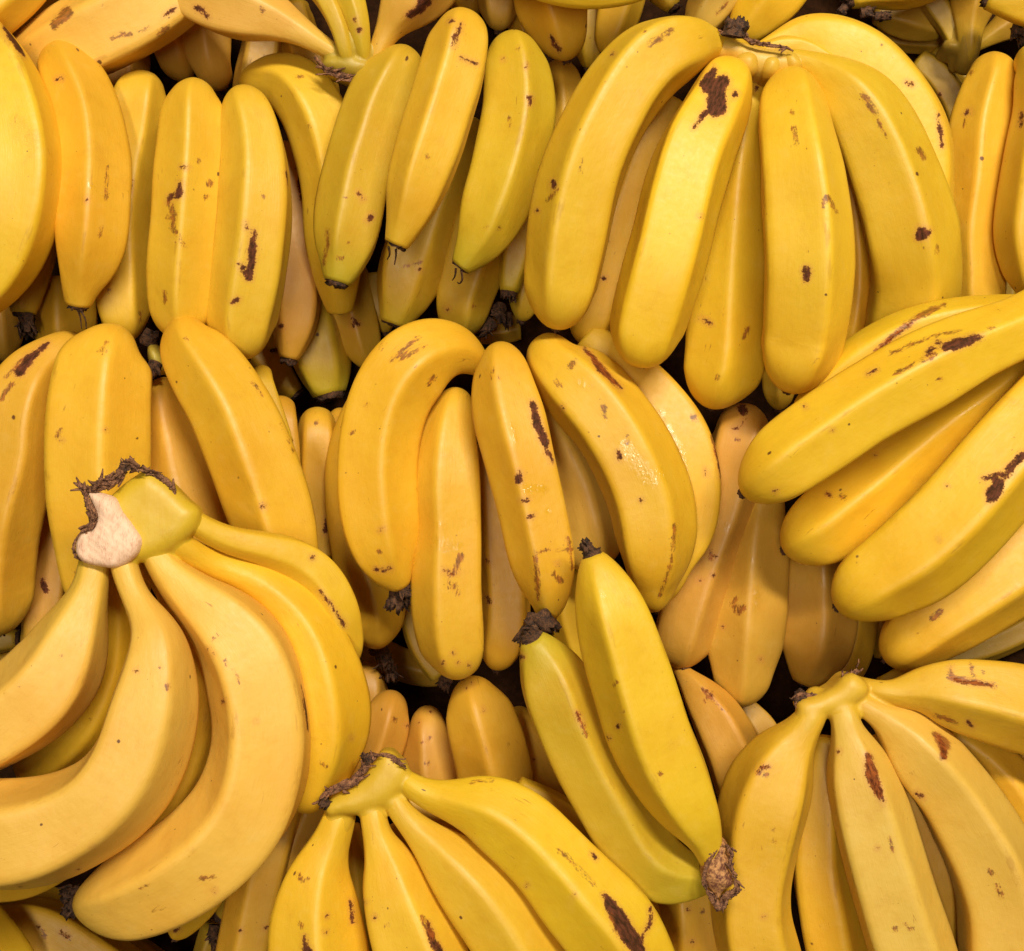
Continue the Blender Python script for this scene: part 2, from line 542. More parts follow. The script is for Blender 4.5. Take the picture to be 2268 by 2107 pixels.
def blossom(parent, origin, pos, d, r, size, seed, name='blossom_tip'):
    """the dry black flower end: a crumpled stub with curled flaps and threads"""
    rg = np.random.default_rng(seed)
    d = d / np.linalg.norm(d)
    u = np.cross(d, [0.3, 0.2, 1.0])
    u /= np.linalg.norm(u)
    w = np.cross(d, u)
    V, F = [], []
    m, rows = 16, 5
    for i in range(rows):
        t = i / (rows - 1)
        for j in range(m):
            a = 2 * math.pi * j / m
            rr = r * (1.03 - 0.30 * t) * (1 + rg.uniform(-0.34, 0.34) * (0.15 + t))
            ln = (t - 0.3) * size * 0.75 * (1 + rg.uniform(-0.3, 0.5) * t)
            V.append(pos + d * ln + (u * math.cos(a) + w * math.sin(a)) * rr)
    for i in range(rows - 1):
        for j in range(m):
            F.append((i * m + j, i * m + (j + 1) % m, (i + 1) * m + (j + 1) % m, (i + 1) * m + j))
    V.append(pos + d * size * 0.25)
    F += [(len(V) - 1, (rows - 1) * m + j, (rows - 1) * m + (j + 1) % m) for j in range(m)]
    nf = int(4 + 9 * min(size / 0.016, 1.2))

    def base(k):
        a = rg.uniform(0, 6.283)
        q = rg.uniform(0.2, 0.95)
        return pos + d * size * 0.1 + (u * math.cos(a) + w * math.sin(a)) * r * q

    sv, sf = strips(4, rg, nf, base, lambda k: d + (u * rg.normal() + w * rg.normal()) * 0.6, size * 0.5, max(size * 0.13, 0.0007))
    b0 = len(V)
    V += sv
    F += [tuple(x + b0 for x in fc) for fc in sf]
    return link(name, V, F, DRIED, parent, origin)


def threads(parent, origin, pts_list, r, seed):
    """thin dry threads hanging from a tip; pts in metres"""
    V, F = [], []
    for pts in pts_list:
        q = np.array([[*p, r * (1 - 0.6 * i / max(len(pts) - 1, 1))] for i, p in enumerate(pts)])
        c, _ = catmull(q, 14)
        T = np.gradient(c[:, :3], axis=0)
        b0 = len(V)
        for i in range(14):
            t = T[i] / (np.linalg.norm(T[i]) + 1e-9)
            u = np.cross(t, [0, 0, 1.0])
            u = u / (np.linalg.norm(u) + 1e-9)
            w = np.cross(t, u)
            for j in range(6):
                a = j * math.pi / 3
                V.append(c[i, :3] + (u * math.cos(a) + w * math.sin(a)) * c[i, 3])
        for i in range(13):
            for j in range(6):
                F.append((b0 + i * 6 + j, b0 + i * 6 + (j + 1) % 6, b0 + (i + 1) * 6 + (j + 1) % 6, b0 + (i + 1) * 6 + j))
        F.append(tuple(b0 + 13 * 6 + j for j in range(6)))
    return link('blossom_thread', V, F, DRIED, parent, origin)


def pad_mesh(crop, poly, z, thick, seed, rough=0.04, power=0.5):
    """a rounded solid over a photo outline: crown bodies and cut faces (height from the distance to the rim)"""
    rg = np.random.default_rng(seed)
    z = float(lift(z))
    pts = np.array([P(*px(crop, x, y), z) for x, y in poly])
    ring = np.vstack([pts[-1:], pts, pts[:2]])
    c, _ = catmull(np.hstack([ring, np.zeros((len(ring), 1))]), 240)
    i0 = np.argmin(np.linalg.norm(c[:len(c) // 2, :3] - pts[0], axis=1))
    tail = c[len(c) // 2:, :3]
    i1 = len(c) // 2 + np.argmin(np.linalg.norm(tail - pts[0], axis=1))
    o = c[i0:i1, :2]
    lo, hi = o.min(0), o.max(0)
    st = 0.0007
    gx, gy = np.arange(lo[0] - st, hi[0] + 2 * st, st), np.arange(lo[1] - st, hi[1] + 2 * st, st)
    X, Y = np.meshgrid(gx, gy, indexing='ij')
    q = np.stack([X.ravel(), Y.ravel()], 1)
    a, e = o, np.roll(o, -1, 0)
    inside = np.zeros(len(q), bool)
    best = np.full(len(q), 1e9)
    near = np.zeros_like(q)
    for (x0, y0), (x1, y1) in zip(a, e):
        if y0 != y1:
            cr = ((y0 > q[:, 1]) != (y1 > q[:, 1])) & (q[:, 0] < (x1 - x0) * (q[:, 1] - y0) / (y1 - y0) + x0)
            inside ^= cr
        d = np.array([x1 - x0, y1 - y0])
        t = np.clip(((q - (x0, y0)) @ d) / max(d @ d, 1e-12), 0, 1)
        pr = np.array([x0, y0]) + t[:, None] * d
        ds = np.linalg.norm(q - pr, axis=1)
        m = ds < best
        best[m] = ds[m]
        near[m] = pr[m]
    R = thick * 1.15
    u = np.clip(best / R, 0, 1)
    h = (1 - (1 - u) ** 2) ** power
    ph = rg.uniform(0, 6.28, 6)
    w = (np.sin(q[:, 0] * 420 + ph[0]) + np.sin(q[:, 1] * 380 + q[:, 0] * 170 + ph[1]) + 0.7 * np.sin(q[:, 0] * 900 - q[:, 1] * 700 + ph[2])
         + 0.5 * np.sin(q[:, 1] * 1500 + q[:, 0] * 1100 + ph[3])) / 3.2
    zz = z - thick * (1 - h) + w * rough * thick * h
    sh = X.shape
    H = zz.copy()
    H[~inside] = z - thick
    H = H.reshape(sh)
    for _ in range(3):                           # soften the medial creases
        Hp = np.pad(H, 1, mode='edge')
        H = (Hp[:-2, 1:-1] + Hp[2:, 1:-1] + Hp[1:-1, :-2] + Hp[1:-1, 2:] + 2 * H) / 6
    v = np.column_stack([q, H.ravel()])
    out = ~inside
    v[out, :2] = near[out]
    v[out, 2] = z - thick
    ny = sh[1]
    ins = inside.reshape(sh)
    f = []
    for i in range(sh[0] - 1):
        for j in range(sh[1] - 1):
            if ins[i, j] or ins[i + 1, j] or ins[i, j + 1] or ins[i + 1, j + 1]:
                f.append((i * ny + j, (i + 1) * ny + j, (i + 1) * ny + j + 1, i * ny + j + 1))
    used = np.unique(np.array(f))
    remap = np.full(len(v), -1)
    remap[used] = np.arange(len(used))
    v = v[used]
    f = [tuple(int(remap[k]) for k in fc) for fc in f]
    k0 = len(v)                                  # sides going down into the heap
    low = np.column_stack([o.mean(0) + (o - o.mean(0)) * 0.9, np.full(len(o), z - thick - 0.018)])
    top = np.column_stack([o, np.full(len(o), z - thick)])
    v = np.vstack([v, top, low])
    n = len(o)
    ccw = np.sum(o[:, 0] * np.roll(o[:, 1], -1) - np.roll(o[:, 0], -1) * o[:, 1]) > 0
    for k in range(n):
        qd = (k0 + k, k0 + n + k, k0 + n + (k + 1) % n, k0 + (k + 1) % n)
        f.append(qd if ccw else tuple(reversed(qd)))
    f.append(tuple(range(k0 + n, k0 + 2 * n)))
    return v, f


def dried_edge(parent, origin, crop, path, z, r, seed, fringe=0.006, density=1.0, name='dried_cut_edge', zs=None):
    """ragged torn fibre along the edge where the hand was cut off"""
    rg = np.random.default_rng(seed)
    zz = np.interp(np.linspace(0, 1, len(path)), np.linspace(0, 1, len(zs or [z])), lift(zs or [z]))
    q = np.array([[*P(*px(crop, x, y), zc), r] for (x, y), zc in zip(path, zz)])
    n = 60
    c, L = catmull(q, n)
    T = np.gradient(c[:, :3], axis=0)
    V, F = [], []
    m = 12
    for i in range(n):
        t = T[i] / np.linalg.norm(T[i])
        u = np.cross(t, [0, 0, 1.0])
        u /= np.linalg.norm(u)
        w = np.cross(t, u)
        e = math.sin(math.pi * (i + 0.5) / n) ** 0.4
        for j in range(m):
            a = 2 * math.pi * j / m
            rr = 0.72 * r * e * (1 + rg.uniform(-0.3, 0.3))
            V.append(c[i, :3] + (u * math.cos(a) * 1.3 + w * math.sin(a) * 0.7) * rr)
    for i in range(n - 1):
        for j in range(m):
            F.append((i * m + j, i * m + (j + 1) % m, (i + 1) * m + (j + 1) % m, (i + 1) * m + j))
    F += [tuple(range(m - 1, -1, -1)), tuple((n - 1) * m + j for j in range(m))]
    nf = int(L / 0.0011 * density)
    idx = rg.integers(0, n, nf)

    def dirn(k):
        t = T[idx[k]] / np.linalg.norm(T[idx[k]])
        u = np.cross(t, [0, 0, 1.0])
        return u * rg.choice([-1, 1], p=[0.6, 0.4]) * rg.uniform(0.0, 0.55) + t * rg.choice([-1, 1]) + np.array([0, 0, rg.uniform(-0.1, 0.35)])

    sv, sf = strips(3, rg, nf, lambda k: c[idx[k], :3] + rg.normal(size=3) * r * 0.4, dirn, fringe * 1.15, fringe * 0.17)
    b0 = len(V)
    V += sv
    F += [tuple(x + b0 for x in fc) for fc in sf]
    return link(name, V, F, DRIED_EDGE, parent, origin)


def fuse(v, f, stems):
    """melt the crown and the roots of its necks into one skin"""
    V, F = [tuple(x) for x in v], list(f)
    for b in stems:
        pos, rad, T = b['pos'], b['rad'], b['T']
        s = np.concatenate([[0], np.cumsum(np.linalg.norm(np.diff(pos, axis=0), axis=1))])
        k = int(np.searchsorted(s, 0.034))
        k = max(k, 5)
        b0, m = len(V), 16
        for i in range(k):
            u = np.cross(T[i], [0.1, 0.2, 1.0])
            u /= np.linalg.norm(u)
            w = np.cross(T[i], u)
            q = min(s[i] / 0.034, 1)
            rr = rad[i] * (1.09 - 0.27 * q * q)
            for j in range(m):
                a = 2 * math.pi * j / m
                V.append(tuple(pos[i] + (u * math.cos(a) + w * math.sin(a)) * rr))
        for i in range(k - 1):
            for j in range(m):
                F.append((b0 + i * m + j, b0 + i * m + (j + 1) % m, b0 + (i + 1) * m + (j + 1) % m, b0 + (i + 1) * m + j))
        F += [tuple(b0 + j for j in range(m - 1, -1, -1)), tuple(b0 + (k - 1) * m + j for j in range(m))]
    me = bpy.data.meshes.new('crown_raw')
    me.from_pydata(V, [], F)
    o = bpy.data.objects.new('crown_raw', me)
    scene.collection.objects.link(o)
    r = o.modifiers.new('remesh', 'REMESH')
    r.mode, r.voxel_size = 'VOXEL', 0.0009
    sm = o.modifiers.new('smooth', 'SMOOTH')
    sm.factor, sm.iterations = 0.5, 22
    ev = o.evaluated_get(bpy.context.evaluated_depsgraph_get())
    m2 = ev.to_mesh()
    nv = np.zeros(len(m2.vertices) * 3)
    m2.vertices.foreach_get('co', nv)
    nf = [tuple(p.vertices) for p in m2.polygons]
    ev.to_mesh_clear()
    bpy.data.objects.remove(o)
    bpy.data.meshes.remove(me)
    return nv.reshape(-1, 3), nf


SEED = [100]
BUNCHES = []


class Bunch:
    def __init__(self, label, group=None, name='banana_bunch', category='bananas'):
        self.label, self.group, self.name, self.category = label, group, name, category
        self.fingers, self.extra = [], []
        BUNCHES.append(self)

    def f(self, crop, ends, z, tint, pts, **kw):
        SEED[0] += 1
        e = ends.split('-')
        self.fingers.append(dict(crop=crop, ends=e, z=z if isinstance(z, (list, tuple)) else [z], tint=tint, pts=pts, seed=SEED[0], **kw))

    def pad(self, name, crop, poly, z, thick, mat=None, tint=(204, 182, 58), rough=0.04, power=0.5):
        SEED[0] += 1
        self.extra.append(('pad', name, crop, poly, z, thick, mat, tint, rough, power, SEED[0]))

    def edge(self, crop, path, z, r=0.0022, fringe=0.006, density=1.0, zs=None):
        SEED[0] += 1
        self.extra.append(('edge', crop, path, z, r, fringe, density, SEED[0], zs))

    def tuft(self, crop, x, y, z, dx, dy, dz, r, size):
        SEED[0] += 1
        self.extra.append(('tuft', crop, x, y, z, (dx, dy, dz), r, size, SEED[0]))

    def build(self):
        built = [banana_mesh(s) for s in self.fingers]
        allp = np.vstack([b['pos'] for b in built])
        zmin = min(b['v'][:, 2].min() for b in built)
        org = np.array([allp[:, 0].mean(), allp[:, 1].mean(), zmin])
        root = bpy.data.objects.new(self.name, None)
        root.empty_display_size = 0.03
        scene.collection.objects.link(root)
        root.location = org
        root['label'], root['category'] = self.label, self.category
        if self.group:
            root['group'] = self.group
        for s, b in zip(self.fingers, built):
            o = link('banana', b['v'], b['f'], SKIN, root, org, uvs=b['uv'], tint=b['tint'],
                     attrs={'bruise_dark': b['bd'], 'bruise_rust': b['br'], 'wet': b['wet'], 'ridge': b['ridge']})
            tips = []
            if s['ends'][1] == 'tip':
                tips.append((b['pos'][-1], b['T'][-1], b['rad'][-1]))
            if s['ends'][1] == 'round':
                k = -1
                tips.append((b['pos'][k] - b['T'][k] * 0.0005, b['T'][k], 0.0032))
            for tp, td, tr in tips:
                blossom(o, org, tp, td, tr * 0.96, s.get('bl', 0.004), s['seed'] + 5000)
            if s.get('th'):
                pl = []
                for tr in s['th']:
                    zt = b['pos'][-1][2] + b['rad'][-1] * 0.7
                    pl.append([P(*px(s['crop'], x, y), zt - 0.004 * i) for i, (x, y) in enumerate(tr)])
                threads(o, org, pl, 0.0007, s['seed'])
        for e in self.extra:
            if e[0] == 'pad':
                _, name, crop, poly, z, thick, mat, tint, rough, power, sd = e
                v, fc = pad_mesh(crop, poly, z, thick, sd, rough, power)
                if name == 'crown':
                    v, fc = fuse(v, fc, [b for s, b in zip(self.fingers, built) if s['ends'][0] == 'stem'])
                uv = v[:, :2] + sd * 0.37
                nn = len(v)
                link(name, v, fc, mat or SKIN, root, org, uvs=uv, tint=np.tile(srgb(tint) * PEEL, (nn, 1)),
                     attrs={'bruise_dark': np.full(nn, -9.0), 'bruise_rust': np.full(nn, -9.0), 'wet': np.zeros(nn), 'ridge': np.zeros(nn)})
            elif e[0] == 'edge':
                _, crop, path, z, r, fringe, den, sd, zs = e
                dried_edge(root, org, crop, path, z, r, sd, fringe, den, zs=zs)
            else:
                _, crop, x, y, z, dd, r, size, sd = e
                blossom(root, org, P(*px(crop, x, y), float(lift(z))), np.array(dd, float), r * 0.85, size * 0.85, sd, name='dried_blossom')

# ------------------------------------------------------------------ the bunches (outlines read off the photograph)
GRP = 'banana bunches heaped on the table'

# --- top edge
b = Bunch('dull golden bananas lying just behind the big pale peach banana', GRP)
b.f('A', 'cut-cut', 8.2, 'o', [(230, -200, 120), (70, -60, 145), (-120, 90, 150), (-260, 200, 140)])
b.f('A', 'cut-cut', 5.5, 'd', [(330, -90, 100), (190, 40, 95), (60, 150, 90), (-60, 250, 80)])

b = Bunch('big pale peach banana lying slantwise with rusty scuffs', GRP)
b.f('A', 'round-cut', [7.0, 7.6, 7.6], 'p', [(60, 410), (190, 345, 165), (350, 265, 205), (560, 160, 217), (800, 40, 212), (1010, -110, 190), (1200, -280, 150)],
    r=[[(300, 140, 20), (370, 70, 30)], [(615, 215, 6), (660, 185, 7), (720, 195, 12)], [(830, 150, 5), (770, 175, 4)], [(880, 190, 12), (920, 150, 14)]], d=[[(900, 88, 4), (945, 62, 5), (965, 40, 3)]])
b.f('A', 'bend-cut', 4.2, 'k', [(1000, 440), (965, 310, 115), (930, 170, 125), (900, 0, 130), (880, -150, 120)])
b.f('A', 'bend-cut', 4.4, 'k', [(1195, 480), (1150, 310, 115), (1130, 130, 135), (1120, -40, 140), (1110, -200, 130)])
b.f('A', 'bend-cut', 3.6, 'k', [(720, 640), (690, 500, 110), (690, 390, 110), (700, 260, 110)])

b = Bunch('bunch with thin green necks meeting in a green crown', GRP)
b.f('A', 'stem-cut', [8.2, 8.0, 7.6], 'p', [(1860, 300, 48), (1790, 262, 52), (1700, 205, 66), (1610, 152, 88), (1480, 92, 136), (1330, 46, 174), (1150, -20, 178), (960, -140, 160), (820, -280, 130)],
    gl=0.05, gneck=0.75, d=[[(1075, 40, 6), (1115, 62, 12), (1145, 98, 5)]], r=[[(1440, 40, 5), (1450, 70, 5)]])
b.f('A', 'stem-cut', [8.6, 8.8, 8.5], 'g', [(1905, 290, 46), (1890, 215, 48), (1850, 100, 56), (1790, -20, 66), (1720, -140, 90)], gl=0.06, gneck=0.6)
b.f('B', 'stem-cut', [8.4, 8.8, 8.6], 'g', [(258, 300, 40), (250, 220, 50), (225, 90, 64), (175, -40, 80), (110, -180, 110)], gl=0.05, gneck=0.5, d=[(240, 165, 10), (215, 112, 7)])
b.f('B', 'stem-cut', [8.0, 8.3, 8.4], 'k', [(310, 350, 40), (350, 255, 58), (405, 150, 72), (470, 55, 140), (560, -60, 185), (660, -200, 190), (740, -330, 160)], gl=0.05, gneck=0.7,
    d=[[(560, 62, 10), (520, 80, 18)], [(560, 60, 20), (600, 10, 28), (620, -40, 20)]])
b.f('A', 'cut-cut', 4.0, 'k', [(1390, 640, 110), (1420, 400, 120), (1450, 240, 110), (1470, 60, 100)])
b.f('A', 'cut-cut', 4.0, 'd', [(1760, 560, 110), (1710, 350, 110), (1640, 200, 110), (1600, 40, 100)])
b.pad('crown', 'B', [(10, 320), (60, 275), (150, 272), (230, 275), (310, 320), (318, 365), (270, 402), (200, 412), (100, 388), (20, 355)], 8.8, 0.012, tint=(188, 160, 50))
b.edge('B', [(30, 372), (90, 400), (170, 420), (250, 425)], 8.3, 0.0022, 0.006)

b = Bunch('orange-yellow banana ends tucked under a smooth lemon banana lying crosswise', GRP)
b.f('B', 'cut-round', [7.4, 7.4], 'o', [(1270, -260, 180), (1290, -110, 195), (1305, 40, 203), (1345, 165, 150), (1385, 312)], d=[[(1295, 205, 4), (1315, 245, 9), (1338, 278, 5)]])
b.f('B', 'cut-round', [5.8], 'o', [(1700, -200, 130), (1680, -60, 132), (1655, 90, 115), (1590, 290)])
b.f('B', 'cut-round', [4.4], 'o', [(1540, 60, 90), (1515, 200, 85), (1500, 372)])
b.f('B', 'cut-round', [4.4], 'k', [(1010, -150, 110), (1010, -20, 112), (1010, 60, 100), (1005, 160)])
b.f('B', 'cut-round', [3.6], 'd', [(800, -200, 110), (820, -60, 110), (850, 100)])
b.f('B', 'cut-round', [3.4], 'd', [(1120, 0, 90), (1150, 120, 90), (1180, 270)])
b.f('B', 'cut-cut', [10.0], 'l', [(980, -300, 140), (1220, -180, 168), (1480, -133, 182), (1740, -160, 172), (1940, -260, 140)])

b = Bunch('light yellow bananas pointing at the dark crown tuft of the big bright hand', GRP)
b.f('C', 'cut-round', [7.6, 7.0], 'p', [(470, -260, 150), (370, -110, 150), (265, 45, 120), (165, 190)], r=[[(300, 75, 4), (350, 20, 6)]])
b.f('C', 'cut-round', [8.0, 7.4], 'l', [(800, -300, 150), (700, -140, 165), (595, 5, 165), (500, 105, 125), (400, 215)])
b.f('C', 'cut-tip', [5.5], 'd', [(-60, -120, 90), (10, -20, 70), (60, 40, 45)])

b = Bunch('shadowed bunch with olive necks and brown dried blossoms in the dark gap', GRP)
b.f('C', 'cut-tip', [6.2, 6.2], 'l', [(1560, -160, 120), (1350, -80, 120), (1160, -60, 100), (1030, -10, 60)], bl=0.007)
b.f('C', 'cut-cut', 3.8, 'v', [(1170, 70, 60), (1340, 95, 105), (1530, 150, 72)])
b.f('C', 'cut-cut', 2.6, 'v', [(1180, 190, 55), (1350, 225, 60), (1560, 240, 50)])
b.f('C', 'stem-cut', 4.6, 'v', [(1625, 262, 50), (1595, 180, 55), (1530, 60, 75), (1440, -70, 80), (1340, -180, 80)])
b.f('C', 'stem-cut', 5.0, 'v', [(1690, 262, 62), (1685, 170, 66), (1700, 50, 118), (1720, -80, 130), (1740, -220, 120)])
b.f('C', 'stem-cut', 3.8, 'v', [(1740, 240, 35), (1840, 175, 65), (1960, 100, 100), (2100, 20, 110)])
b.pad('crown', 'C', [(1580, 200), (1650, 210), (1740, 215), (1760, 245), (1700, 275), (1620, 270), (1570, 240)], 5.2, 0.01, tint=(176, 142, 48))
b.tuft('C', 1110, 70, 6.4, 0.8, 0.1, 0.1, 0.0035, 0.011)
b.tuft('C', 1190, 90, 6.2, 0.9, 0.0, 0.1, 0.003, 0.012)
b.tuft('C', 995, 50, 6.2, -0.5, -0.5, 0.1, 0.003, 0.008)

b = Bunch('blunt-ended banana with dry brown blossoms beside the shadowed olive necks', GRP)
b.f('C', 'cut-tip', [7.4, 7.2], 'l', [(2250, 90, 130), (2080, 55, 118), (1930, 20, 95), (1790, -15, 66)])
b.tuft('C', 1960, 140, 6.8, -0.2, -0.8, 0.2, 0.004, 0.014)
b.tuft('C', 1975, 210, 6.4, -0.1, -0.7, 0.2, 0.003, 0.012)

# --- upper row
b = Bunch('smooth pale yellow banana with one dark slit curving beside the golden row', GRP)
b.f('A', 'cut-cut', [9.0, 10.4, 9.2], 'l', [(-190, 90, 130), (-70, 310, 185), (50, 560, 200), (128, 880, 200), (110, 1150, 200), (40, 1370, 192), (-90, 1560, 172), (-240, 1700, 140)], rot=28,
    d=[[(25, 150, 5), (75, 215, 17), (105, 260, 17), (132, 305, 6)]])
b.f('A', 'cut-tip', [6.0, 6.0], 'o', [(190, 900, 125), (205, 1150, 128), (185, 1400, 132), (150, 1580, 112), (130, 1725, 66)])
b.tuft('A', 145, 1760, 6.2, 0.1, -1, 0.2, 0.005, 0.015)

b = Bunch('golden bananas standing side by side in a row, middle fingers scabbed brown', GRP)
b.f('A', 'bend-tip', [8.2, 9.2, 8.6], 'o', [(245, 203), (380, 420, 162), (470, 620, 172), (511, 900, 188), (507, 1100, 191), (500, 1300, 182), (478, 1450, 153), (440, 1590, 97), (430, 1680, 68)], wet=0.3, w=[[(490, 1020, 12), (560, 1050, 30)], [(560, 680, 6), (580, 760, 6)]], rot=-20,
    d=[[(310, 440, 4), (340, 430, 4)], (475, 1102, 6)], r=[[(590, 920, 3), (585, 1100, 5)], [(560, 1250, 3), (545, 1310, 3)]],
    th=[[(420, 1690), (440, 1740), (450, 1810)], [(440, 1700), (470, 1760), (475, 1812)]])
b.f('A', 'bend-round', [6.8, 6.8], 'y', [(790, 370), (775, 520, 152), (752, 700, 150), (700, 950, 152), (665, 1200, 155), (665, 1500, 153), (672, 1690, 145), (690, 1870)], d=[[(715, 1000, 7), (712, 1060, 6)]], r=[(605, 1605, 9), [(775, 1720, 4), (770, 1780, 5)]])
b.f('A', 'bend-round', [8.6, 8.8, 8.4], 'y', [(1050, 410), (1062, 570, 152), (1060, 800, 178), (1043, 1050, 186), (1025, 1300, 186), (1003, 1550, 179), (997, 1700, 162), (1000, 1860)], rot=-6,
    d=[[(1000, 920, 6), (1030, 925, 7)], [(990, 1010, 7), (985, 1080, 12), (940, 1085, 8), (925, 1110, 5)]],
    r=[(1155, 1010, 18), (1135, 1085, 10), (1095, 885, 8), [(930, 1110, 9), (960, 1190, 12), (920, 1195, 6)], [(960, 1200, 9), (950, 1260, 9), (985, 1300, 7), (1020, 1365, 6)], [(905, 1610, 7), (910, 1660, 6)]])
b.f('A', 'bend-round', [8.6, 9.0, 8.4], 'y', [(1285, 456), (1350, 600, 142), (1405, 800, 166), (1415, 1100, 191), (1398, 1350, 193), (1360, 1600, 191), (1335, 1750, 180), (1330, 1965)], rot=12,
    d=[[(1395, 1275, 8), (1392, 1390, 19), (1372, 1530, 15)], [(1320, 1460, 7), (1368, 1520, 12)], [(1355, 1230, 4), (1360, 1262, 4)], [(1285, 1660, 8), (1310, 1650, 6)], [(1585, 950, 5), (1592, 1010, 6)]], r=[(1452, 1085, 9)])
b.f('A', 'bend-tip', [6.2, 7.0, 6.4, 5.6], 'y', [(1300, 480), (1430, 440, 110), (1590, 455, 152), (1715, 580, 168), (1795, 790, 168), (1835, 1060, 152), (1850, 1350, 150), (1862, 1570, 115), (1872, 1710, 72)], gtip=0.7, bl=0.002,
    r=[[(1640, 425, 6), (1670, 420, 4)], [(1700, 690, 6), (1715, 705, 5)]])
b.f('A', 'cut-tip', [5.0, 5.0], 'k', [(1600, 800, 100), (1600, 1150, 125), (1610, 1450, 142), (1628, 1700, 135), (1615, 1850, 105), (1590, 1975, 52)], bl=0.006, wet=0.5,
    d=[[(1655, 950, 10), (1660, 1010, 14), (1672, 1090, 16)], (1548, 1800, 9)])
b.f('D', 'cut-tip', [3.4], 'g', [(1690, -120, 125), (1710, 40, 145), (1745, 200, 166), (1785, 360, 140), (1815, 480, 92)], bl=0.006)
b.f('D', 'cut-tip', [2.8], 'v', [(1330, 60, 140), (1430, 250, 130), (1540, 390, 95), (1630, 480, 50)], bl=0.004)
b.f('D', 'cut-tip', [3.2], 'v', [(1480, -60, 90), (1500, 120, 80), (1520, 230, 50)], bl=0.004)

b = Bunch('low shadowed banana ends with a shaggy blossom beneath the dark-slit pale banana', GRP)
b.f('D', 'cut-round', [4.2], 'k', [(-40, -160, 115), (-20, 0, 118), (0, 140, 118), (10, 290)])
b.f('D', 'cut-round', [4.8], 'o', [(370, -150, 150), (370, 0, 165), (370, 120, 165), (370, 290)])
b.tuft('D', 150, 90, 5.6, 0.1, -1, 0.3, 0.005, 0.016)

b = Bunch('mustard bunch leaning right with squared tips trailing black threads', GRP)
b.f('B', 'bend-tip', [8.0, 8.8, 8.8], 'g', [(520, 236), (445, 400, 160), (350, 600, 172), (292, 800, 181), (235, 1000, 181), (200, 1200, 181), (170, 1350, 161), (147, 1450, 124), (117, 1555, 74)], rot=8, bl=0.0045,
    d=[[(255, 1095, 7), (230, 1055, 2)], [(305, 1190, 10), (285, 1215, 6)]], r=[[(60, 1260, 4), (65, 1340, 5), (40, 1460, 4)], [(110, 1415, 6), (150, 1425, 5)], (165, 1085, 6), (180, 1335, 5)])
b.f('B', 'bend-tip', [10.6, 11.4, 11.0], 'y', [(815, 22), (800, 200, 162), (757, 400, 180), (697, 600, 180), (635, 800, 180), (567, 1000, 166), (525, 1150, 134), (478, 1260, 94), (443, 1345, 68)], rot=12, bl=0.003,
    d=[[(795, 135, 7), (780, 180, 9)], [(765, 200, 8), (760, 250, 9)], [(735, 122, 6), (755, 115, 3)], [(800, 322, 2), (850, 338, 2), (885, 358, 3)]], r=[[(610, 855, 4), (622, 885, 3)]],
    th=[[(400, 1360), (405, 1400), (392, 1430)], [(440, 1375), (440, 1410), (432, 1458)]])
b.f('B', 'bend-tip', [8.4, 8.8, 8.4], 'g', [(1050, 142), (1100, 350, 168), (1112, 600, 194), (1082, 800, 199), (1028, 1000, 193), (970, 1160, 180), (920, 1290, 148), (862, 1385, 108), (797, 1470, 60)], rot=-14, bl=0.002,
    d=[[(1175, 540, 11), (1178, 570, 8)], (1158, 365, 6), (1030, 330, 4)], r=[[(1062, 650, 5), (1066, 690, 5)], (935, 1252, 8), (1010, 1260, 6), [(1105, 270, 4), (1130, 245, 4)]],
    th=[[(770, 1480), (765, 1520), (750, 1545)], [(800, 1490), (805, 1540), (790, 1562), (778, 1555)]])
b.f('B', 'cut-tip', [6.4, 6.2], 'g', [(800, 650, 130), (715, 950, 145), (625, 1170, 160), (558, 1350, 180), (505, 1500, 173), (470, 1650, 137), (425, 1785, 76)], gtip=0.5, bl=0.002, r=[[(480, 1470, 4), (590, 1440, 3)]], d=[(572, 1488, 6)])
b.f('B', 'cut-round', [6.0, 5.6], 'g', [(930, 1150, 150), (885, 1330, 165), (850, 1500, 167), (805, 1660, 150), (790, 1860)], r=[(870, 1685, 8)], d=[(720, 1705, 6)])
b.f('B', 'cut-tip', [6.2], 'g', [(1180, 1050, 95), (1125, 1300, 100), (1085, 1480, 82), (1062, 1605, 50)], gtip=0.6, bl=0.008)
b.f('B', 'cut-round', [4.8], 'o', [(1190, 1400, 90), (1165, 1620, 90), (1130, 1765)])
b.f('B', 'bend-cut', [5.4], 'd', [(1340, 290), (1350, 480, 115), (1365, 700, 115), (1360, 900, 110)])
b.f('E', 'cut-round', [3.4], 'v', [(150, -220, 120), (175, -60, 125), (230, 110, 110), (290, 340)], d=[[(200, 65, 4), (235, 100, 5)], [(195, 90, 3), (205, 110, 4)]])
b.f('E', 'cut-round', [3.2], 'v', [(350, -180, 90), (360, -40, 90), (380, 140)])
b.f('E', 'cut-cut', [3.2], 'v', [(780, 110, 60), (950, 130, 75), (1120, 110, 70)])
b.tuft('E', 1010, 20, 5.4, 0.1, -0.6, 0.5, 0.005, 0.015)
b.tuft('E', 950, 100, 5.2, -0.7, -0.6, 0.3, 0.005, 0.016)
b.tuft('E', 1050, 60, 5.0, 0.2, -0.9, 0.3, 0.004, 0.012)

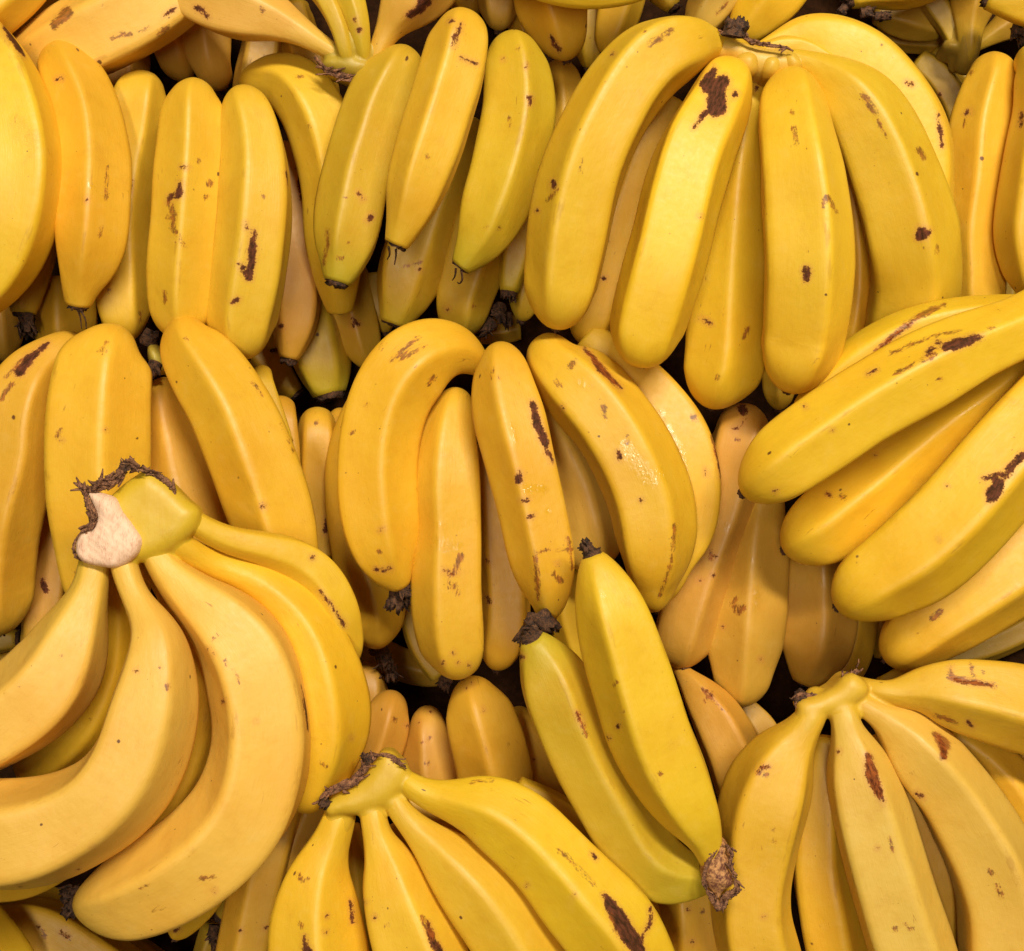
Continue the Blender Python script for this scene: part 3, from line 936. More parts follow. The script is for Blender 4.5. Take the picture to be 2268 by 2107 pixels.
b = Bunch('big bright yellow hand spread over the heap, one finger with a large purple-brown bruise', GRP)
b.f('B', 'stem-round', [9.6, 11.4, 11.8, 10.8], 'l', [(2330, 255, 46), (2215, 245, 62), (2090, 245, 140), (1985, 272, 186), (1855, 325, 207), (1705, 485, 214), (1585, 690, 217), (1492, 900, 222), (1430, 1120, 226), (1388, 1350, 221), (1362, 1530, 205), (1325, 1798)],
    rot=22, gneck=0.3, d=[[(1305, 1000, 4), (1312, 1030, 9)], (1220, 1160, 4), (1635, 298, 5)], r=[[(1830, 250, 8), (1885, 215, 14), (1960, 165, 9)], [(1330, 1045, 5), (1275, 1105, 5)], [(1465, 880, 4), (1455, 960, 4)], (1810, 175, 6)])
b.f('C', 'bend-round', [10.6, 11.8, 11.8, 11.0], 'l', [(405, 300), (352, 450, 158), (290, 610, 186), (170, 850, 211), (100, 1080, 216), (50, 1300, 217), (-5, 1500, 218), (-57, 1680, 214), (-97, 1840, 200), (-105, 1990)],
    rot=-30, d=[[(282, 380, 13), (245, 460, 36)], [(250, 480, 32), (335, 450, 32)], [(300, 480, 36), (295, 585, 54)], [(235, 620, 8), (200, 665, 7), (172, 703, 3)], (397, 520, 15), (208, 1190, 8)])
b.f('C', 'bend-round', [10.4, 11.8, 11.8, 10.8], 'l', [(700, 352), (710, 510, 166), (724, 700, 201), (762, 950, 224), (790, 1200, 239), (800, 1450, 239), (788, 1700, 237), (765, 1880, 222), (708, 2145)],
    rot=-12, d=[[(790, 1490, 22), (792, 1535, 14)], (510, 770, 5), (685, 0, 1)], r=[[(722, 700, 9), (735, 800, 8)], [(710, 610, 7), (712, 625, 5)], [(900, 1085, 13), (915, 1100, 10)], [(880, 1100, 5), (878, 1150, 4)], [(930, 1120, 5), (955, 1170, 5)], (795, 1380, 7)])
b.f('C', 'stem-cut', [10.2, 10.4, 9.8, 7.6], 'y', [(690, 312, 46), (790, 345, 62), (920, 420, 118), (1035, 525, 178), (1135, 680, 208), (1285, 1035, 230), (1368, 1350, 240), (1387, 1560, 237), (1355, 1760, 230), (1290, 1960, 200)],
    rot=-8, gneck=0.3, d=[[(1410, 1300, 22), (1440, 1290, 22)], [(1410, 1258, 8), (1470, 1270, 9)]], r=[[(1105, 525, 12), (1145, 585, 17), (1178, 628, 8)], [(1185, 670, 6), (1230, 752, 4)], [(1410, 825, 12), (1435, 870, 10)], (1450, 1370, 8), [(1515, 1350, 4), (1510, 1400, 3)]])
b.f('C', 'stem-cut', [9.0, 8.6, 8.2], 'y', [(560, 250, 34), (650, 222, 60), (770, 195, 112), (910, 235, 165), (1060, 310, 184), (1190, 425, 193), (1300, 575, 198), (1388, 770, 202), (1412, 970, 197), (1420, 1200, 180)],
    d=[[(1345, 455, 8), (1370, 465, 10)], [(1516, 630, 3), (1528, 720, 8), (1540, 805, 4)]], gneck=0.3, ang=0.6)
b.f('C', 'stem-cut', [9.6, 9.0], 'y', [(560, 270, 36), (690, 255, 64), (810, 310, 82), (930, 420, 100)], gneck=0.3)
b.f('C', 'cut-round', [8.6, 8.6, 8.2], 'l', [(500, 440, 85), (462, 700, 145), (422, 1000, 182), (390, 1300, 202), (365, 1600, 206), (345, 1850, 208), (332, 1990, 205), (268, 2232)], rot=4,
    d=[[(215, 1750, 5), (260, 1785, 6)], (515, 485, 7)], r=[[(465, 1810, 9), (445, 1860, 8)], (300, 2080, 12)], w=[(425, 975, 10)])
b.f('B', 'cut-round', [7.8, 7.6], 'o', [(1960, 560, 112), (1820, 850, 124), (1720, 1150, 130), (1630, 1450, 138), (1540, 1680, 148), (1470, 1885)], d=[(1585, 1535, 9)])
b.f('C', 'cut-round', [7.6, 7.2], 'o', [(1010, 950, 85), (1060, 1250, 92), (1075, 1550, 98), (1050, 1780, 90), (1010, 1960)])
b.pad('crown', 'C', [(260, 205), (340, 185), (430, 205), (560, 240), (690, 262), (790, 310), (780, 370), (700, 400), (610, 405), (520, 395), (430, 370), (390, 310), (330, 305), (270, 290)], 10.8, 0.008, tint=(222, 182, 74))
b.pad('neck_joint', 'C', [(405, 320), (430, 275), (480, 258), (530, 280), (545, 320), (530, 380), (480, 400), (430, 370)], 11.05, 0.008, tint=(222, 182, 60))
b.pad('neck_joint', 'C', [(550, 350), (560, 300), (610, 282), (660, 300), (668, 350), (640, 400), (570, 400)], 11.0, 0.008, tint=(222, 182, 60))
b.pad('neck_joint', 'C', [(665, 330), (680, 275), (730, 262), (770, 295), (790, 350), (740, 390), (690, 370)], 10.95, 0.008, tint=(222, 182, 60))
b.edge('C', [(310, 188), (370, 165), (430, 190), (490, 228), (580, 250), (690, 262)], 11.0, 0.0012, 0.003, 0.6)
b.tuft('C', 385, 175, 11.0, 0.15, 0.9, 0.2, 0.0065, 0.013)
b.tuft('C', 420, 170, 11.0, 0.5, 0.9, 0.2, 0.005, 0.011)

b = Bunch('upright golden bananas squeezed in beside the big bright yellow hand', GRP)
b.f('C', 'bend-cut', [6.8, 7.0, 6.6], 'o', [(1865, 262), (1818, 450, 148), (1757, 700, 174), (1738, 1000, 164), (1704, 1300, 152), (1715, 1550, 150), (1722, 1780, 145)], d=[[(1665, 630, 4), (1690, 615, 5)]], r=[[(1655, 700, 4), (1665, 660, 3)], [(1690, 410, 4), (1710, 390, 4)]], rot=16)
b.f('C', 'bend-round', [8.2, 8.6, 8.2], 'o', [(2060, 200), (2085, 380, 130), (2112, 620, 162), (2082, 850, 176), (2050, 1100, 182), (2030, 1300, 182), (2050, 1470, 155), (2070, 1650)], d=[[(1975, 625, 5), (1968, 690, 6)]])
b.f('C', 'cut-cut', [3.2], 'v', [(1400, 330, 70), (1510, 420, 85), (1600, 560, 85), (1650, 720, 80)], d=[(1525, 520, 6)])
b.f('C', 'cut-cut', [2.4], 'v', [(1480, 300, 70), (1600, 390, 80), (1700, 500, 80)])
b.f('C', 'cut-cut', [4.2], 'v', [(1880, 1350, 60), (1890, 1520, 60), (1890, 1700, 60)])

# --- middle row
b = Bunch('large ochre hand behind the cut pale crown, fingers fanned wide', GRP)
b.f('D', 'bend-round', [7.6, 8.2, 8.2, 7.6], 'd', [(440, 150), (300, 262, 112), (185, 385, 172), (105, 580, 200), (85, 830, 205), (12, 1100, 206), (-15, 1300, 204), (-30, 1550, 195), (-25, 1800)],
    d=[[(265, 200, 5), (205, 245, 12), (150, 300, 22), (105, 355, 24)]], r=[[(70, 420, 8), (0, 510, 10)], [(120, 290, 4), (30, 390, 4)]])
b.f('D', 'bend-round', [8.8, 9.4, 9.2, 8.6], 'y', [(635, 98), (595, 255, 208), (562, 450, 239), (546, 700, 250), (550, 950, 249), (570, 1200, 242), (600, 1450, 225), (640, 1720)], rot=-18,
    r=[[(590, 190, 8), (570, 260, 6)], [(530, 245, 4), (570, 235, 4)], [(330, 680, 8), (310, 720, 6)]], d=[(580, 675, 3), (340, 735, 3)])
b.f('D', 'bend-round', [7.2, 7.2], 'd', [(895, 368), (890, 520, 118), (930, 700, 162), (965, 900, 188), (1015, 1080, 200), (1055, 1240, 190), (1090, 1420)], rot=-4)
b.f('D', 'bend-round', [9.2, 9.6, 9.4], 'y', [(990, 38), (1022, 190, 152), (1135, 350, 200), (1265, 550, 216), (1370, 790, 226), (1455, 1005, 227), (1525, 1225, 214), (1570, 1400, 190), (1590, 1560)], rot=-6,
    d=[(1450, 1098, 12)], r=[[(1020, 170, 4), (1030, 185, 3)], [(1390, 410, 4), (1440, 490, 4)], [(1540, 640, 4), (1610, 800, 4)]])
b.f('D', 'bend-cut', [6.4], 'd', [(1535, 470), (1540, 620, 98), (1555, 800, 100), (1570, 1000, 95)])
b.f('D', 'bend-cut', [7.0], 'y', [(1420, 300), (1440, 430, 70), (1480, 580, 80), (1540, 760, 80)])
b.f('D', 'bend-cut', [5.4], 'd', [(1720, 534), (1750, 700, 120), (1742, 900, 112), (1745, 1150, 105), (1775, 1380, 112)], r=[[(1735, 640, 5), (1755, 632, 4)]], d=[[(1800, 1170, 5), (1790, 1240, 7)]])
b.f('D', 'bend-cut', [4.2], 'd', [(1855, 538), (1870, 660, 75), (1880, 800, 75)])
b.f('D', 'cut-cut', [6.0], 'k', [(340, 850, 120), (305, 1100, 128), (285, 1400, 128), (255, 1650, 132), (225, 1850, 112)], d=[[(235, 1505, 12), (250, 1560, 14)]])
b.f('G', 'cut-tip', [4.2], 'v', [(-200, 150, 75), (-40, 135, 72), (100, 122, 55)], bl=0.003)
b.f('G', 'cut-cut', [3.0], 'o', [(-120, 300, 80), (60, 260, 80), (250, 200, 80)])
b.pad('crown', 'D', [(790, 190), (850, 205), (885, 250), (895, 330), (850, 370), (800, 320), (780, 250)], 7.6, 0.012, tint=(206, 184, 70))
b.tuft('D', 850, 330, 7.8, -0.2, -0.7, 0.3, 0.0045, 0.012)
b.tuft('D', 820, 180, 7.0, 0.2, 0.4, 0.3, 0.006, 0.008)

b = Bunch('very ripe glossy orange-yellow hand with brown streaks and shaggy blossom tips', GRP)
b.f('E', 'stem-tip', [8.0, 9.4, 9.4, 9.0], 'o', [(900, 320, 60), (840, 270, 105), (765, 240, 140), (650, 250, 178), (520, 325, 203), (418, 465, 207), (350, 680, 203), (327, 900, 203), (340, 1100, 203), (372, 1300, 182), (408, 1425, 138), (448, 1500, 86), (470, 1540, 54)],
    wet=0.35, gneck=0.15, rot=-15, bl=0.011, r=[[(410, 300, 5), (470, 250, 10), (560, 170, 8)], [(470, 290, 6), (550, 240, 6), (600, 210, 4)], [(620, 430, 7), (645, 390, 12)], [(270, 545, 6), (285, 530, 5)], [(195, 695, 6), (210, 680, 4)], [(330, 250, 5), (380, 205, 5)], (548, 325, 7), (345, 1345, 12)],
    d=[[(330, 1445, 3), (370, 1452, 5), (412, 1440, 4)], [(352, 1230, 3), (370, 1224, 3)]])
b.f('E', 'bend-round', [8.6, 9.0, 9.0, 8.6], 'o', [(785, 425), (760, 560, 115), (732, 720, 158), (724, 950, 187), (735, 1200, 183), (735, 1450, 188), (743, 1700, 191), (760, 1850, 178), (795, 2030)], wet=0.5, w=[[(640, 1290, 25), (720, 1320, 30), (790, 1310, 20)], (675, 1200, 15)], rot=14, bl=0.006,
    r=[[(800, 1370, 14), (770, 1440, 14)], [(720, 1450, 5), (750, 1475, 7), (780, 1460, 5)], [(730, 1500, 4), (740, 1560, 4)], [(770, 1530, 4), (780, 1595, 6)]], d=[[(705, 1450, 3), (740, 1472, 5), (775, 1462, 4)], (755, 1905, 6), (782, 1960, 5), (840, 1975, 5), (695, 1960, 5)])
b.f('E', 'bend-tip', [10.2, 11.2, 11.2, 10.4], 'o', [(1010, 178), (1020, 300, 132), (1035, 450, 169), (1078, 650, 191), (1130, 850, 185), (1180, 1050, 179), (1222, 1250, 178), (1252, 1400, 171), (1272, 1530, 140), (1285, 1630, 95), (1270, 1695, 58)], wet=0.4, w=[[(1080, 640, 12), (1100, 740, 14)], [(1150, 1000, 22), (1260, 1000, 24)], (1270, 1120, 18), (1160, 740, 10)], rot=10, bl=0.015,
    d=[[(1192, 530, 10), (1215, 630, 20), (1250, 720, 16), (1272, 790, 9), (1300, 858, 3)], [(1122, 915, 12), (1117, 955, 12)], [(1135, 1068, 7), (1160, 1062, 7)], [(1175, 1160, 6), (1192, 1148, 5)], (1330, 1412, 4)],
    r=[[(1205, 1346, 4), (1300, 1342, 3), (1410, 1330, 5)], [(1212, 1365, 7), (1218, 1500, 11), (1222, 1610, 6)], [(1310, 1470, 12), (1350, 1510, 14)], [(1385, 1275, 8), (1412, 1440, 5)], (1005, 388, 9), [(975, 340, 3), (963, 390, 3)]])
b.f('E', 'bend-round', [9.8, 10.6, 10.4, 9.6], 'o', [(1235, 132), (1300, 305, 150), (1435, 425, 206), (1605, 615, 211), (1745, 850, 216), (1835, 1080, 216), (1862, 1280, 203), (1865, 1430, 172), (1855, 1540, 120), (1862, 1675)], wet=0.5, w=[[(1465, 420, 22), (1490, 440, 14)], [(1700, 760, 30), (1770, 860, 45), (1850, 960, 35)], [(1890, 900, 20), (1920, 960, 15)]], rot=-24, bl=0.003,
    d=[[(1475, 225, 3), (1555, 325, 9), (1630, 405, 8), (1680, 450, 3)], (1560, 342, 10), (1355, 555, 7), (1788, 1063, 5), [(1660, 800, 5), (1672, 840, 6)]],
    r=[[(1500, 250, 8), (1580, 350, 14), (1660, 430, 10)], [(1320, 410, 8), (1345, 440, 7)], [(1400, 330, 12), (1430, 300, 8)], [(1585, 545, 9), (1590, 610, 4)], [(1975, 1200, 5), (1960, 1400, 5), (1890, 1600, 5)], [(1720, 710, 4), (1705, 760, 4)]])
b.f('F', 'cut-round', [7.6, 8.4, 8.2], 'o', [(-420, 180, 110), (-250, 330, 155), (-85, 490, 178), (72, 700, 192), (140, 920, 190), (142, 1080, 190), (108, 1235, 182), (30, 1400, 142), (-45, 1640)], wet=0.5, w=[[(30, 660, 16), (100, 790, 22), (130, 900, 12)], (0, 590, 10)],
    r=[(172, 610, 18), [(270, 700, 8), (300, 820, 7)], (190, 635, 4)], d=[[(285, 760, 3), (315, 880, 5), (322, 940, 3)], [(235, 900, 3), (240, 920, 3)]])
b.f('E', 'cut-round', [7.6, 7.6], 'p', [(1230, 540, 85), (1325, 750, 155), (1420, 950, 178), (1482, 1150, 182), (1512, 1290, 172), (1525, 1450)])
b.f('E', 'cut-round', [7.0, 6.6], 'o', [(940, 750, 75), (985, 1000, 110), (1015, 1300, 125), (1040, 1550, 135), (1035, 1780, 135), (990, 2002)], d=[(1060, 1322, 8), (945, 1400, 6), [(940, 1600, 5), (955, 1625, 5)]], wet=0.6)
b.f('E', 'cut-round', [5.2, 6.6, 6.4], 'o', [(330, 420, 90), (210, 680, 110), (165, 900, 118), (180, 1150, 130), (235, 1350, 155), (300, 1570, 172), (335, 1710, 140), (325, 1875)], wet=0.5)
b.f('E', 'cut-round', [5.6], 'o', [(1370, 1450, 110), (1385, 1680, 115), (1425, 1850, 95), (1470, 2000)])
b.tuft('E', 450, 1590, 8.6, -0.3, -0.9, 0.2, 0.006, 0.016)
b.tuft('E', 500, 1580, 8.4, 0.4, -0.8, 0.2, 0.005, 0.013)
b.tuft('E', 1210, 1740, 11.2, -0.3, -0.7, 0.3, 0.007, 0.017)
b.tuft('E', 1250, 1720, 11.4, 0.5, -0.6, 0.3, 0.006, 0.016)
b.tuft('E', 1170, 1800, 11.0, -0.6, -0.7, 0.2, 0.006, 0.014)

b = Bunch('pair of slim bananas joined at a brown cut stub, lying slantwise on top', GRP)
b.f('H', 'stem-tip', [12.4, 12.8, 13.4, 13.4], 'l', [(2175, 1345, 62), (2155, 1255, 84), (2092, 1120, 150), (1985, 920, 205), (1865, 680, 227), (1775, 405, 225), (1690, 145, 214), (1632, -40, 196), (1582, -180, 156), (1546, -270, 110), (1522, -338, 64)], rot=-22, wet=0.1, w=[[(1565, -140, 12), (1585, -110, 14)], (1720, -150, 8)], gl=0.05, gneck=0.35, bl=0.005,
    r=[[(1640, 380, 3), (1662, 352, 3)], (1895, 865, 12), (1690, 520, 7)], d=[(1662, 600, 5), (1612, 665, 6)])
b.f('H', 'stem-tip', [11.4, 11.2, 11.6, 12.0], 'g', [(2150, 1435, 80), (2010, 1428, 150), (1875, 1385, 182), (1752, 1260, 192), (1630, 1050, 192), (1495, 820, 191), (1375, 560, 192), (1310, 380, 190), (1262, 255, 155), (1222, 175, 112), (1190, 118, 68)], rot=16, gl=0.10, gneck=0.6, bl=0.006,
    d=[(1132, 218, 10), [(1440, 530, 5), (1455, 560, 8), (1468, 595, 4)]], r=[[(1440, 530, 8), (1490, 660, 6)]])
b.pad('cut_stub', 'I', [(330, 1240), (372, 1275), (368, 1330), (395, 1345), (380, 1400), (405, 1450), (405, 1500), (350, 1535), (318, 1595), (285, 1560), (240, 1500), (226, 1430), (250, 1340), (290, 1280)], 13.2, 0.011, mat=STUB, rough=0.12, power=0.35)
b.edge('I', [(400, 1440), (405, 1505), (350, 1540), (318, 1600), (275, 1550), (240, 1500)], 13.0, 0.0022, 0.0035, 1.0)
b.edge('I', [(350, 1250), (380, 1300), (372, 1350), (395, 1420)], 13.0, 0.001, 0.003, 0.7)
b.edge('I', [(240, 1500), (228, 1430), (255, 1340), (300, 1280)], 13.0, 0.0012, 0.003, 0.5)
b.tuft('H', 1500, -365, 13.6, -0.3, 0.6, 0.3, 0.004, 0.011)

b = Bunch('bright slanting yellow hand with a dark purple stain and a branching scar', GRP)
b.f('F', 'cut-round', [10.8, 10.8, 9.8], 'l', [(2250, 60, 115), (2050, 58, 125), (1830, 68, 132), (1600, 98, 140), (1350, 165, 145), (1140, 280, 145), (960, 420, 132), (840, 545, 110), (730, 660)],
    r=[[(1170, 252, 8), (1290, 140, 13), (1420, 45, 13), (1550, -12, 9)]], d=[[(1180, 245, 2), (1290, 145, 3), (1400, 60, 3)]], ang=0.6)
b.f('F', 'cut-round', [12.4, 12.8, 12.4], 'l', [(2300, -120, 140), (1990, 105, 168), (1690, 238, 198), (1400, 390, 223), (1110, 557, 219), (900, 702, 218), (725, 820, 212), (455, 1030)], rot=20,
    d=[[(1765, 155, 6), (1700, 180, 20), (1620, 205, 30), (1560, 220, 18)], (1520, 200, 13), [(1480, 225, 8), (1462, 268, 12)], [(1130, 370, 3), (1175, 345, 4)], (932, 680, 5), (620, 1015, 5), (782, 548, 4)],
    r=[[(1255, 258, 6), (1340, 220, 6), (1430, 185, 5), (1520, 148, 4), (1640, 132, 3)], [(1790, 120, 4), (1830, 110, 4)], [(1270, 370, 4), (1400, 310, 8), (1500, 260, 8)], [(1515, 400, 6), (1540, 392, 4)]])
b.f('F', 'cut-round', [9.8, 9.6, 9.4], 'y', [(2020, 310, 70), (1820, 470, 120), (1570, 650, 172), (1350, 830, 192), (1150, 1000, 204), (985, 1130, 207), (880, 1210, 196), (690, 1345)], wet=0.2, w=[[(1600, 600, 10), (1680, 570, 22), (1740, 530, 10)]],
    r=[(910, 1035, 13), (990, 1045, 15), [(930, 405, 3), (935, 402, 3)]], d=[(910, 1035, 5), (1170, 815, 3)])
b.f('F', 'cut-round', [11.8, 12.2, 11.6], 'l', [(2200, 430, 205), (2000, 680, 235), (1805, 925, 254), (1590, 1172, 256), (1350, 1385, 246), (1200, 1480, 218), (985, 1665)], rot=-10,
    d=[[(1850, 970, 26), (1825, 1020, 42), (1800, 1070, 14)], [(1860, 965, 8), (1905, 895, 17), (1990, 810, 16)], [(1765, 945, 8), (1840, 925, 7), (1930, 905, 8)], (1565, 985, 3), (1518, 1280, 3)], r=[[(1730, 600, 4), (1750, 580, 4)]])
b.f('F', 'cut-round', [9.4, 9.4, 9.0], 'o', [(2250, 1200, 225), (2000, 1390, 236), (1750, 1560, 232), (1500, 1725, 216), (1420, 1790, 196), (1250, 1950)], r=[[(1480, 1720, 10), (1530, 1680, 16)]], rot=-10)
b.f('F', 'cut-round', [5.6], 'd', [(640, 300, 80), (640, 440, 85), (650, 565)])

b = Bunch('peach-tinged damp bananas hanging in shade below the slanting bright hand', GRP)
b.f('F', 'bend-round', [7.0, 6.8, 6.4], 'k', [(470, 515), (440, 700, 172), (392, 900, 165), (330, 1150, 155), (232, 1400, 172), (155, 1650, 174), (112, 1810, 168), (80, 1970)], wet=0.4, w=[[(345, 1200, 16), (350, 1240, 10)]], rot=-18,
    d=[[(435, 560, 20), (450, 590, 16)], (445, 630, 9), (400, 676, 7), (285, 1380, 7), (205, 1507, 8), (278, 1478, 6)], r=[(410, 725, 14), [(260, 1390, 8), (265, 1350, 6)]])
b.f('F', 'cut-round', [6.6, 6.4], 'k', [(560, 1030, 110), (515, 1280, 168), (482, 1550, 192), (462, 1760, 197), (448, 1870, 188), (440, 2020, 150), (430, 2190)], wet=0.4, w=[[(530, 1530, 10), (515, 1600, 18), (505, 1680, 10)], [(485, 1400, 12), (510, 1380, 8)]], rot=10,
    r=[[(385, 1640, 12), (400, 1670, 8)], [(420, 1680, 14), (445, 1650, 12)], (400, 1610, 8)], d=[(330, 1765, 4), (540, 1943, 6)])
b.f('F', 'cut-tip', [6.0, 5.8], 'k', [(850, 1330, 150), (850, 1550, 187), (854, 1750, 204), (838, 1890, 182), (800, 2000, 120), (770, 2070, 60)], wet=0.4, w=[[(880, 1430, 20), (875, 1510, 20)]], bl=0.002)
b.f('I', 'cut-round', [4.4], 'o', [(1060, -120, 110), (1050, 60, 118), (1020, 200, 122), (960, 310, 118), (830, 440)])
b.f('I', 'cut-cut', [4.2], 'd', [(1210, -120, 62), (1215, 40, 62), (1225, 220, 60)], th=None)
b.f('I', 'cut-cut', [2.8], 'v', [(1450, 240, 70), (1780, 170, 75), (2050, 40, 80), (2250, -60, 80)])
b.f('I', 'cut-cut', [6.0], 'o', [(1500, 260, 70), (1350, 330, 70), (1200, 390, 60)])

# --- lower row
b = Bunch('large yellow hand with a torn crown showing pale pinkish cut flesh', GRP)
b.f('G', 'stem-cut', [13.4, 13.8, 13.6], 'p', [(520, -320, 86), (505, -190, 92), (465, -70, 122), (405, 85, 182), (302, 310, 236), (150, 470, 249), (-60, 600, 251), (-260, 700, 240)], gl=0.07, gneck=0.8, rot=24, r=[(105, 385, 5), (175, 378, 5), (340, 215, 8)])
b.f('G', 'stem-cut', [13.6, 14.4, 14.6, 14.2], 'p', [(672, -330, 76), (712, -185, 73), (766, -72, 80), (830, 32, 112), (865, 150, 156), (860, 330, 206), (835, 490, 236), (745, 785, 251), (605, 985, 257), (430, 1105, 269), (190, 1195, 297), (-60, 1215, 300), (-300, 1190, 280)], gl=0.05, gneck=0.5, rot=-34,
    r=[[(920, 365, 8), (922, 392, 12)], [(880, 275, 3), (890, 290, 3)]], d=[(752, 296, 3), (432, 1394, 5), (510, 1262, 3), (110, 1487, 3)])
b.f('G', 'stem-tip', [13.4, 13.0, 13.0, 12.0], 'p', [(825, -430, 74), (880, -310, 85), (1050, -123, 140), (1225, 30, 205), (1362, 220, 249), (1445, 520, 263), (1443, 770, 270), (1340, 1070, 276), (1100, 1325, 268), (825, 1480, 246), (645, 1548, 206), (530, 1572, 150), (452, 1582, 76)], gl=0.06, gneck=0.6, rot=20, bl=0.009,
    r=[[(1165, 130, 3), (1195, 100, 4)], [(1240, 240, 6), (1250, 260, 5)], [(1260, 260, 3), (1350, 400, 4)], [(770, 1495, 4), (820, 1480, 4)], [(1100, 1440, 6), (1180, 1430, 6)]], d=[(1232, 465, 4), (1410, 577, 3), (1182, 1507, 7), (1150, 180, 4), (1175, 203, 3), [(1665, 340, 3), (1680, 450, 6), (1700, 620, 3)]])
b.f('G', 'stem-round', [13.6, 13.2, 12.4, 11.8, 11.5, 11.4, 11.4, 11.3, 11.1, 10.8], 'l', [(930, -478, 52), (1005, -390, 70), (1185, -288, 78), (1415, -196, 110), (1640, 0, 150), (1725, 180, 188), (1772, 380, 212), (1790, 540, 223), (1765, 700, 216), (1715, 845, 190), (1660, 1060)], gl=0.07, gneck=0.5, rot=-20,
    r=[[(1760, 800, 5), (1800, 820, 6)]], d=[(1935, 665, 4)])
b.f('D', 'stem-round', [13.6, 13.2, 12.7, 12.1, 11.5, 11.1, 10.8, 10.4], 'l', [(960, 1095, 52), (1085, 1192, 64), (1250, 1278, 76), (1460, 1328, 92), (1615, 1380, 116), (1755, 1485, 122), (1850, 1690, 130), (1880, 1830, 115), (1920, 1990)], gl=0.07, gneck=0.5, d=[(1720, 1382, 8), [(1760, 1560, 2), (1850, 1680, 3), (1900, 1760, 3)]])
b.f('G', 'stem-cut', [11.4, 10.4, 9.4], 'o', [(640, -330, 60), (650, -120, 80), (655, 100, 128), (600, 350, 150), (490, 570, 158), (330, 740, 130), (150, 850, 110)])
b.f('G', 'stem-round', [11.4, 10.6, 9.8], 'o', [(820, -330, 60), (960, -100, 85), (1075, 200, 135), (1092, 500, 148), (1020, 800, 155), (900, 1030, 132), (720, 1230)])
b.f('G', 'cut-cut', [10.0], 'o', [(-200, 1440, 110), (40, 1450, 108), (200, 1425, 95), (380, 1340, 80)])
b.pad('crown', 'D', [(560, 1080), (640, 990), (720, 930), (800, 890), (900, 950), (1010, 1060), (1080, 1120), (1075, 1200), (1030, 1265), (950, 1330), (880, 1370), (800, 1400), (720, 1410), (620, 1330), (560, 1200)], 14.15, 0.008, tint=(220, 184, 44), power=0.5)
b.pad('cut_face', 'D', [(468, 1015), (560, 1030), (620, 1055), (665, 1130), (720, 1205), (768, 1290), (735, 1375), (630, 1440), (540, 1435), (435, 1405), (398, 1335), (430, 1250), (495, 1215), (505, 1130)], 14.5, 0.006, mat=FLESH, rough=0.22, power=0.35)
b.edge('D', [(452, 1000), (490, 1010), (560, 985), (650, 935), (700, 868), (770, 890)], 14.2, 0.0028, 0.006, 1.5)
b.edge('D', [(760, 888), (860, 930), (920, 965), (970, 1015)], 13.9, 0.0018, 0.004, 0.8)
b.edge('D', [(465, 1010), (485, 1080), (512, 1140), (510, 1195), (445, 1240)], 14.4, 0.0019, 0.004, 1.2)
b.edge('D', [(445, 1240), (408, 1310), (415, 1370), (450, 1400)], 13.9, 0.0008, 0.002, 0.5)
b.tuft('D', 695, 885, 14.2, -0.2, 0.9, 0.3, 0.0035, 0.006)
b.tuft('G', 415, 1520, 11.6, -0.7, -0.1, 0.2, 0.005, 0.013)
b.tuft('G', 400, 1590, 11.4, -0.4, -0.7, 0.2, 0.005, 0.012)

b = Bunch('yellow hand with four fingers splaying from a ragged brown-edged crown', GRP)
b.f('H', 'stem-cut', [11.4, 11.2, 11.2], 'y', [(135, 1075, 84), (110, 1160, 96), (70, 1255, 106), (17, 1400, 166), (-3, 1550, 212), (-7, 1700, 238), (8, 1840, 250), (20, 2000, 250), (40, 2200, 230)], gl=0.05, gneck=0.4, rot=-16,
    d=[[(-60, 1760, 5), (-55, 1800, 12), (-40, 1860, 22)], (52, 1735, 5), (62, 1647, 3), [(190, 1560, 4), (205, 1680, 5)]], r=[[(-95, 1420, 9), (-85, 1450, 8)], (-48, 1442, 6), [(-85, 1690, 8), (-80, 1710, 8)]])
b.f('H', 'stem-cut', [11.8, 11.8, 11.8], 'y', [(310, 1075, 74), (322, 1150, 73), (345, 1235, 84), (388, 1330, 132), (418, 1450, 180), (466, 1600, 212), (525, 1750, 236), (580, 1900, 246), (640, 2080, 240)], gl=0.045, gneck=0.4, rot=-22,
    d=[[(615, 1690, 7), (640, 1770, 16), (685, 1860, 20)], (320, 1655, 7), (270, 1572, 4)], r=[[(580, 1650, 8), (640, 1760, 18)], [(378, 1705, 4), (395, 1690, 4)]])
b.f('H', 'stem-cut', [11.8, 11.8, 11.6], 'y', [(425, 1005, 66), (480, 1090, 68), (585, 1200, 92), (730, 1335, 160), (880, 1490, 202), (1030, 1690, 218), (1150, 1900, 224), (1260, 2100, 215)], gl=0.045, gneck=0.4, rot=-14)
b.f('H', 'stem-cut', [11.8, 12.0, 12.2, 12.0], 'l', [(485, 898, 58), (610, 975, 82), (750, 1010, 114), (930, 1050, 182), (1105, 1155, 210), (1285, 1330, 217), (1445, 1520, 238), (1610, 1710, 254), (1720, 1900, 242), (1810, 2080, 220)], gl=0.04, gneck=0.35, rot=-10,
    d=[[(1585, 1530, 6), (1622, 1585, 26), (1680, 1680, 44), (1740, 1780, 42), (1790, 1845, 28)], [(1840, 1600, 5), (1850, 1655, 8), (1795, 1765, 4)], (1425, 1532, 5), (1162, 1477, 4), [(1545, 1330, 4), (1520, 1300, 3)]],
    r=[[(1338, 1280, 7), (1380, 1320, 5), (1450, 1385, 5), (1530, 1470, 8)], [(1620, 1640, 5), (1655, 1760, 4)], [(850, 915, 2), (880, 905, 2), (980, 900, 2)]])
b.f('H', 'cut-cut', [9.6, 9.0], 'l', [(1100, 950, 80), (1320, 1075, 98), (1455, 1180, 100), (1560, 1310, 104), (1640, 1450, 104), (1700, 1600, 100)])
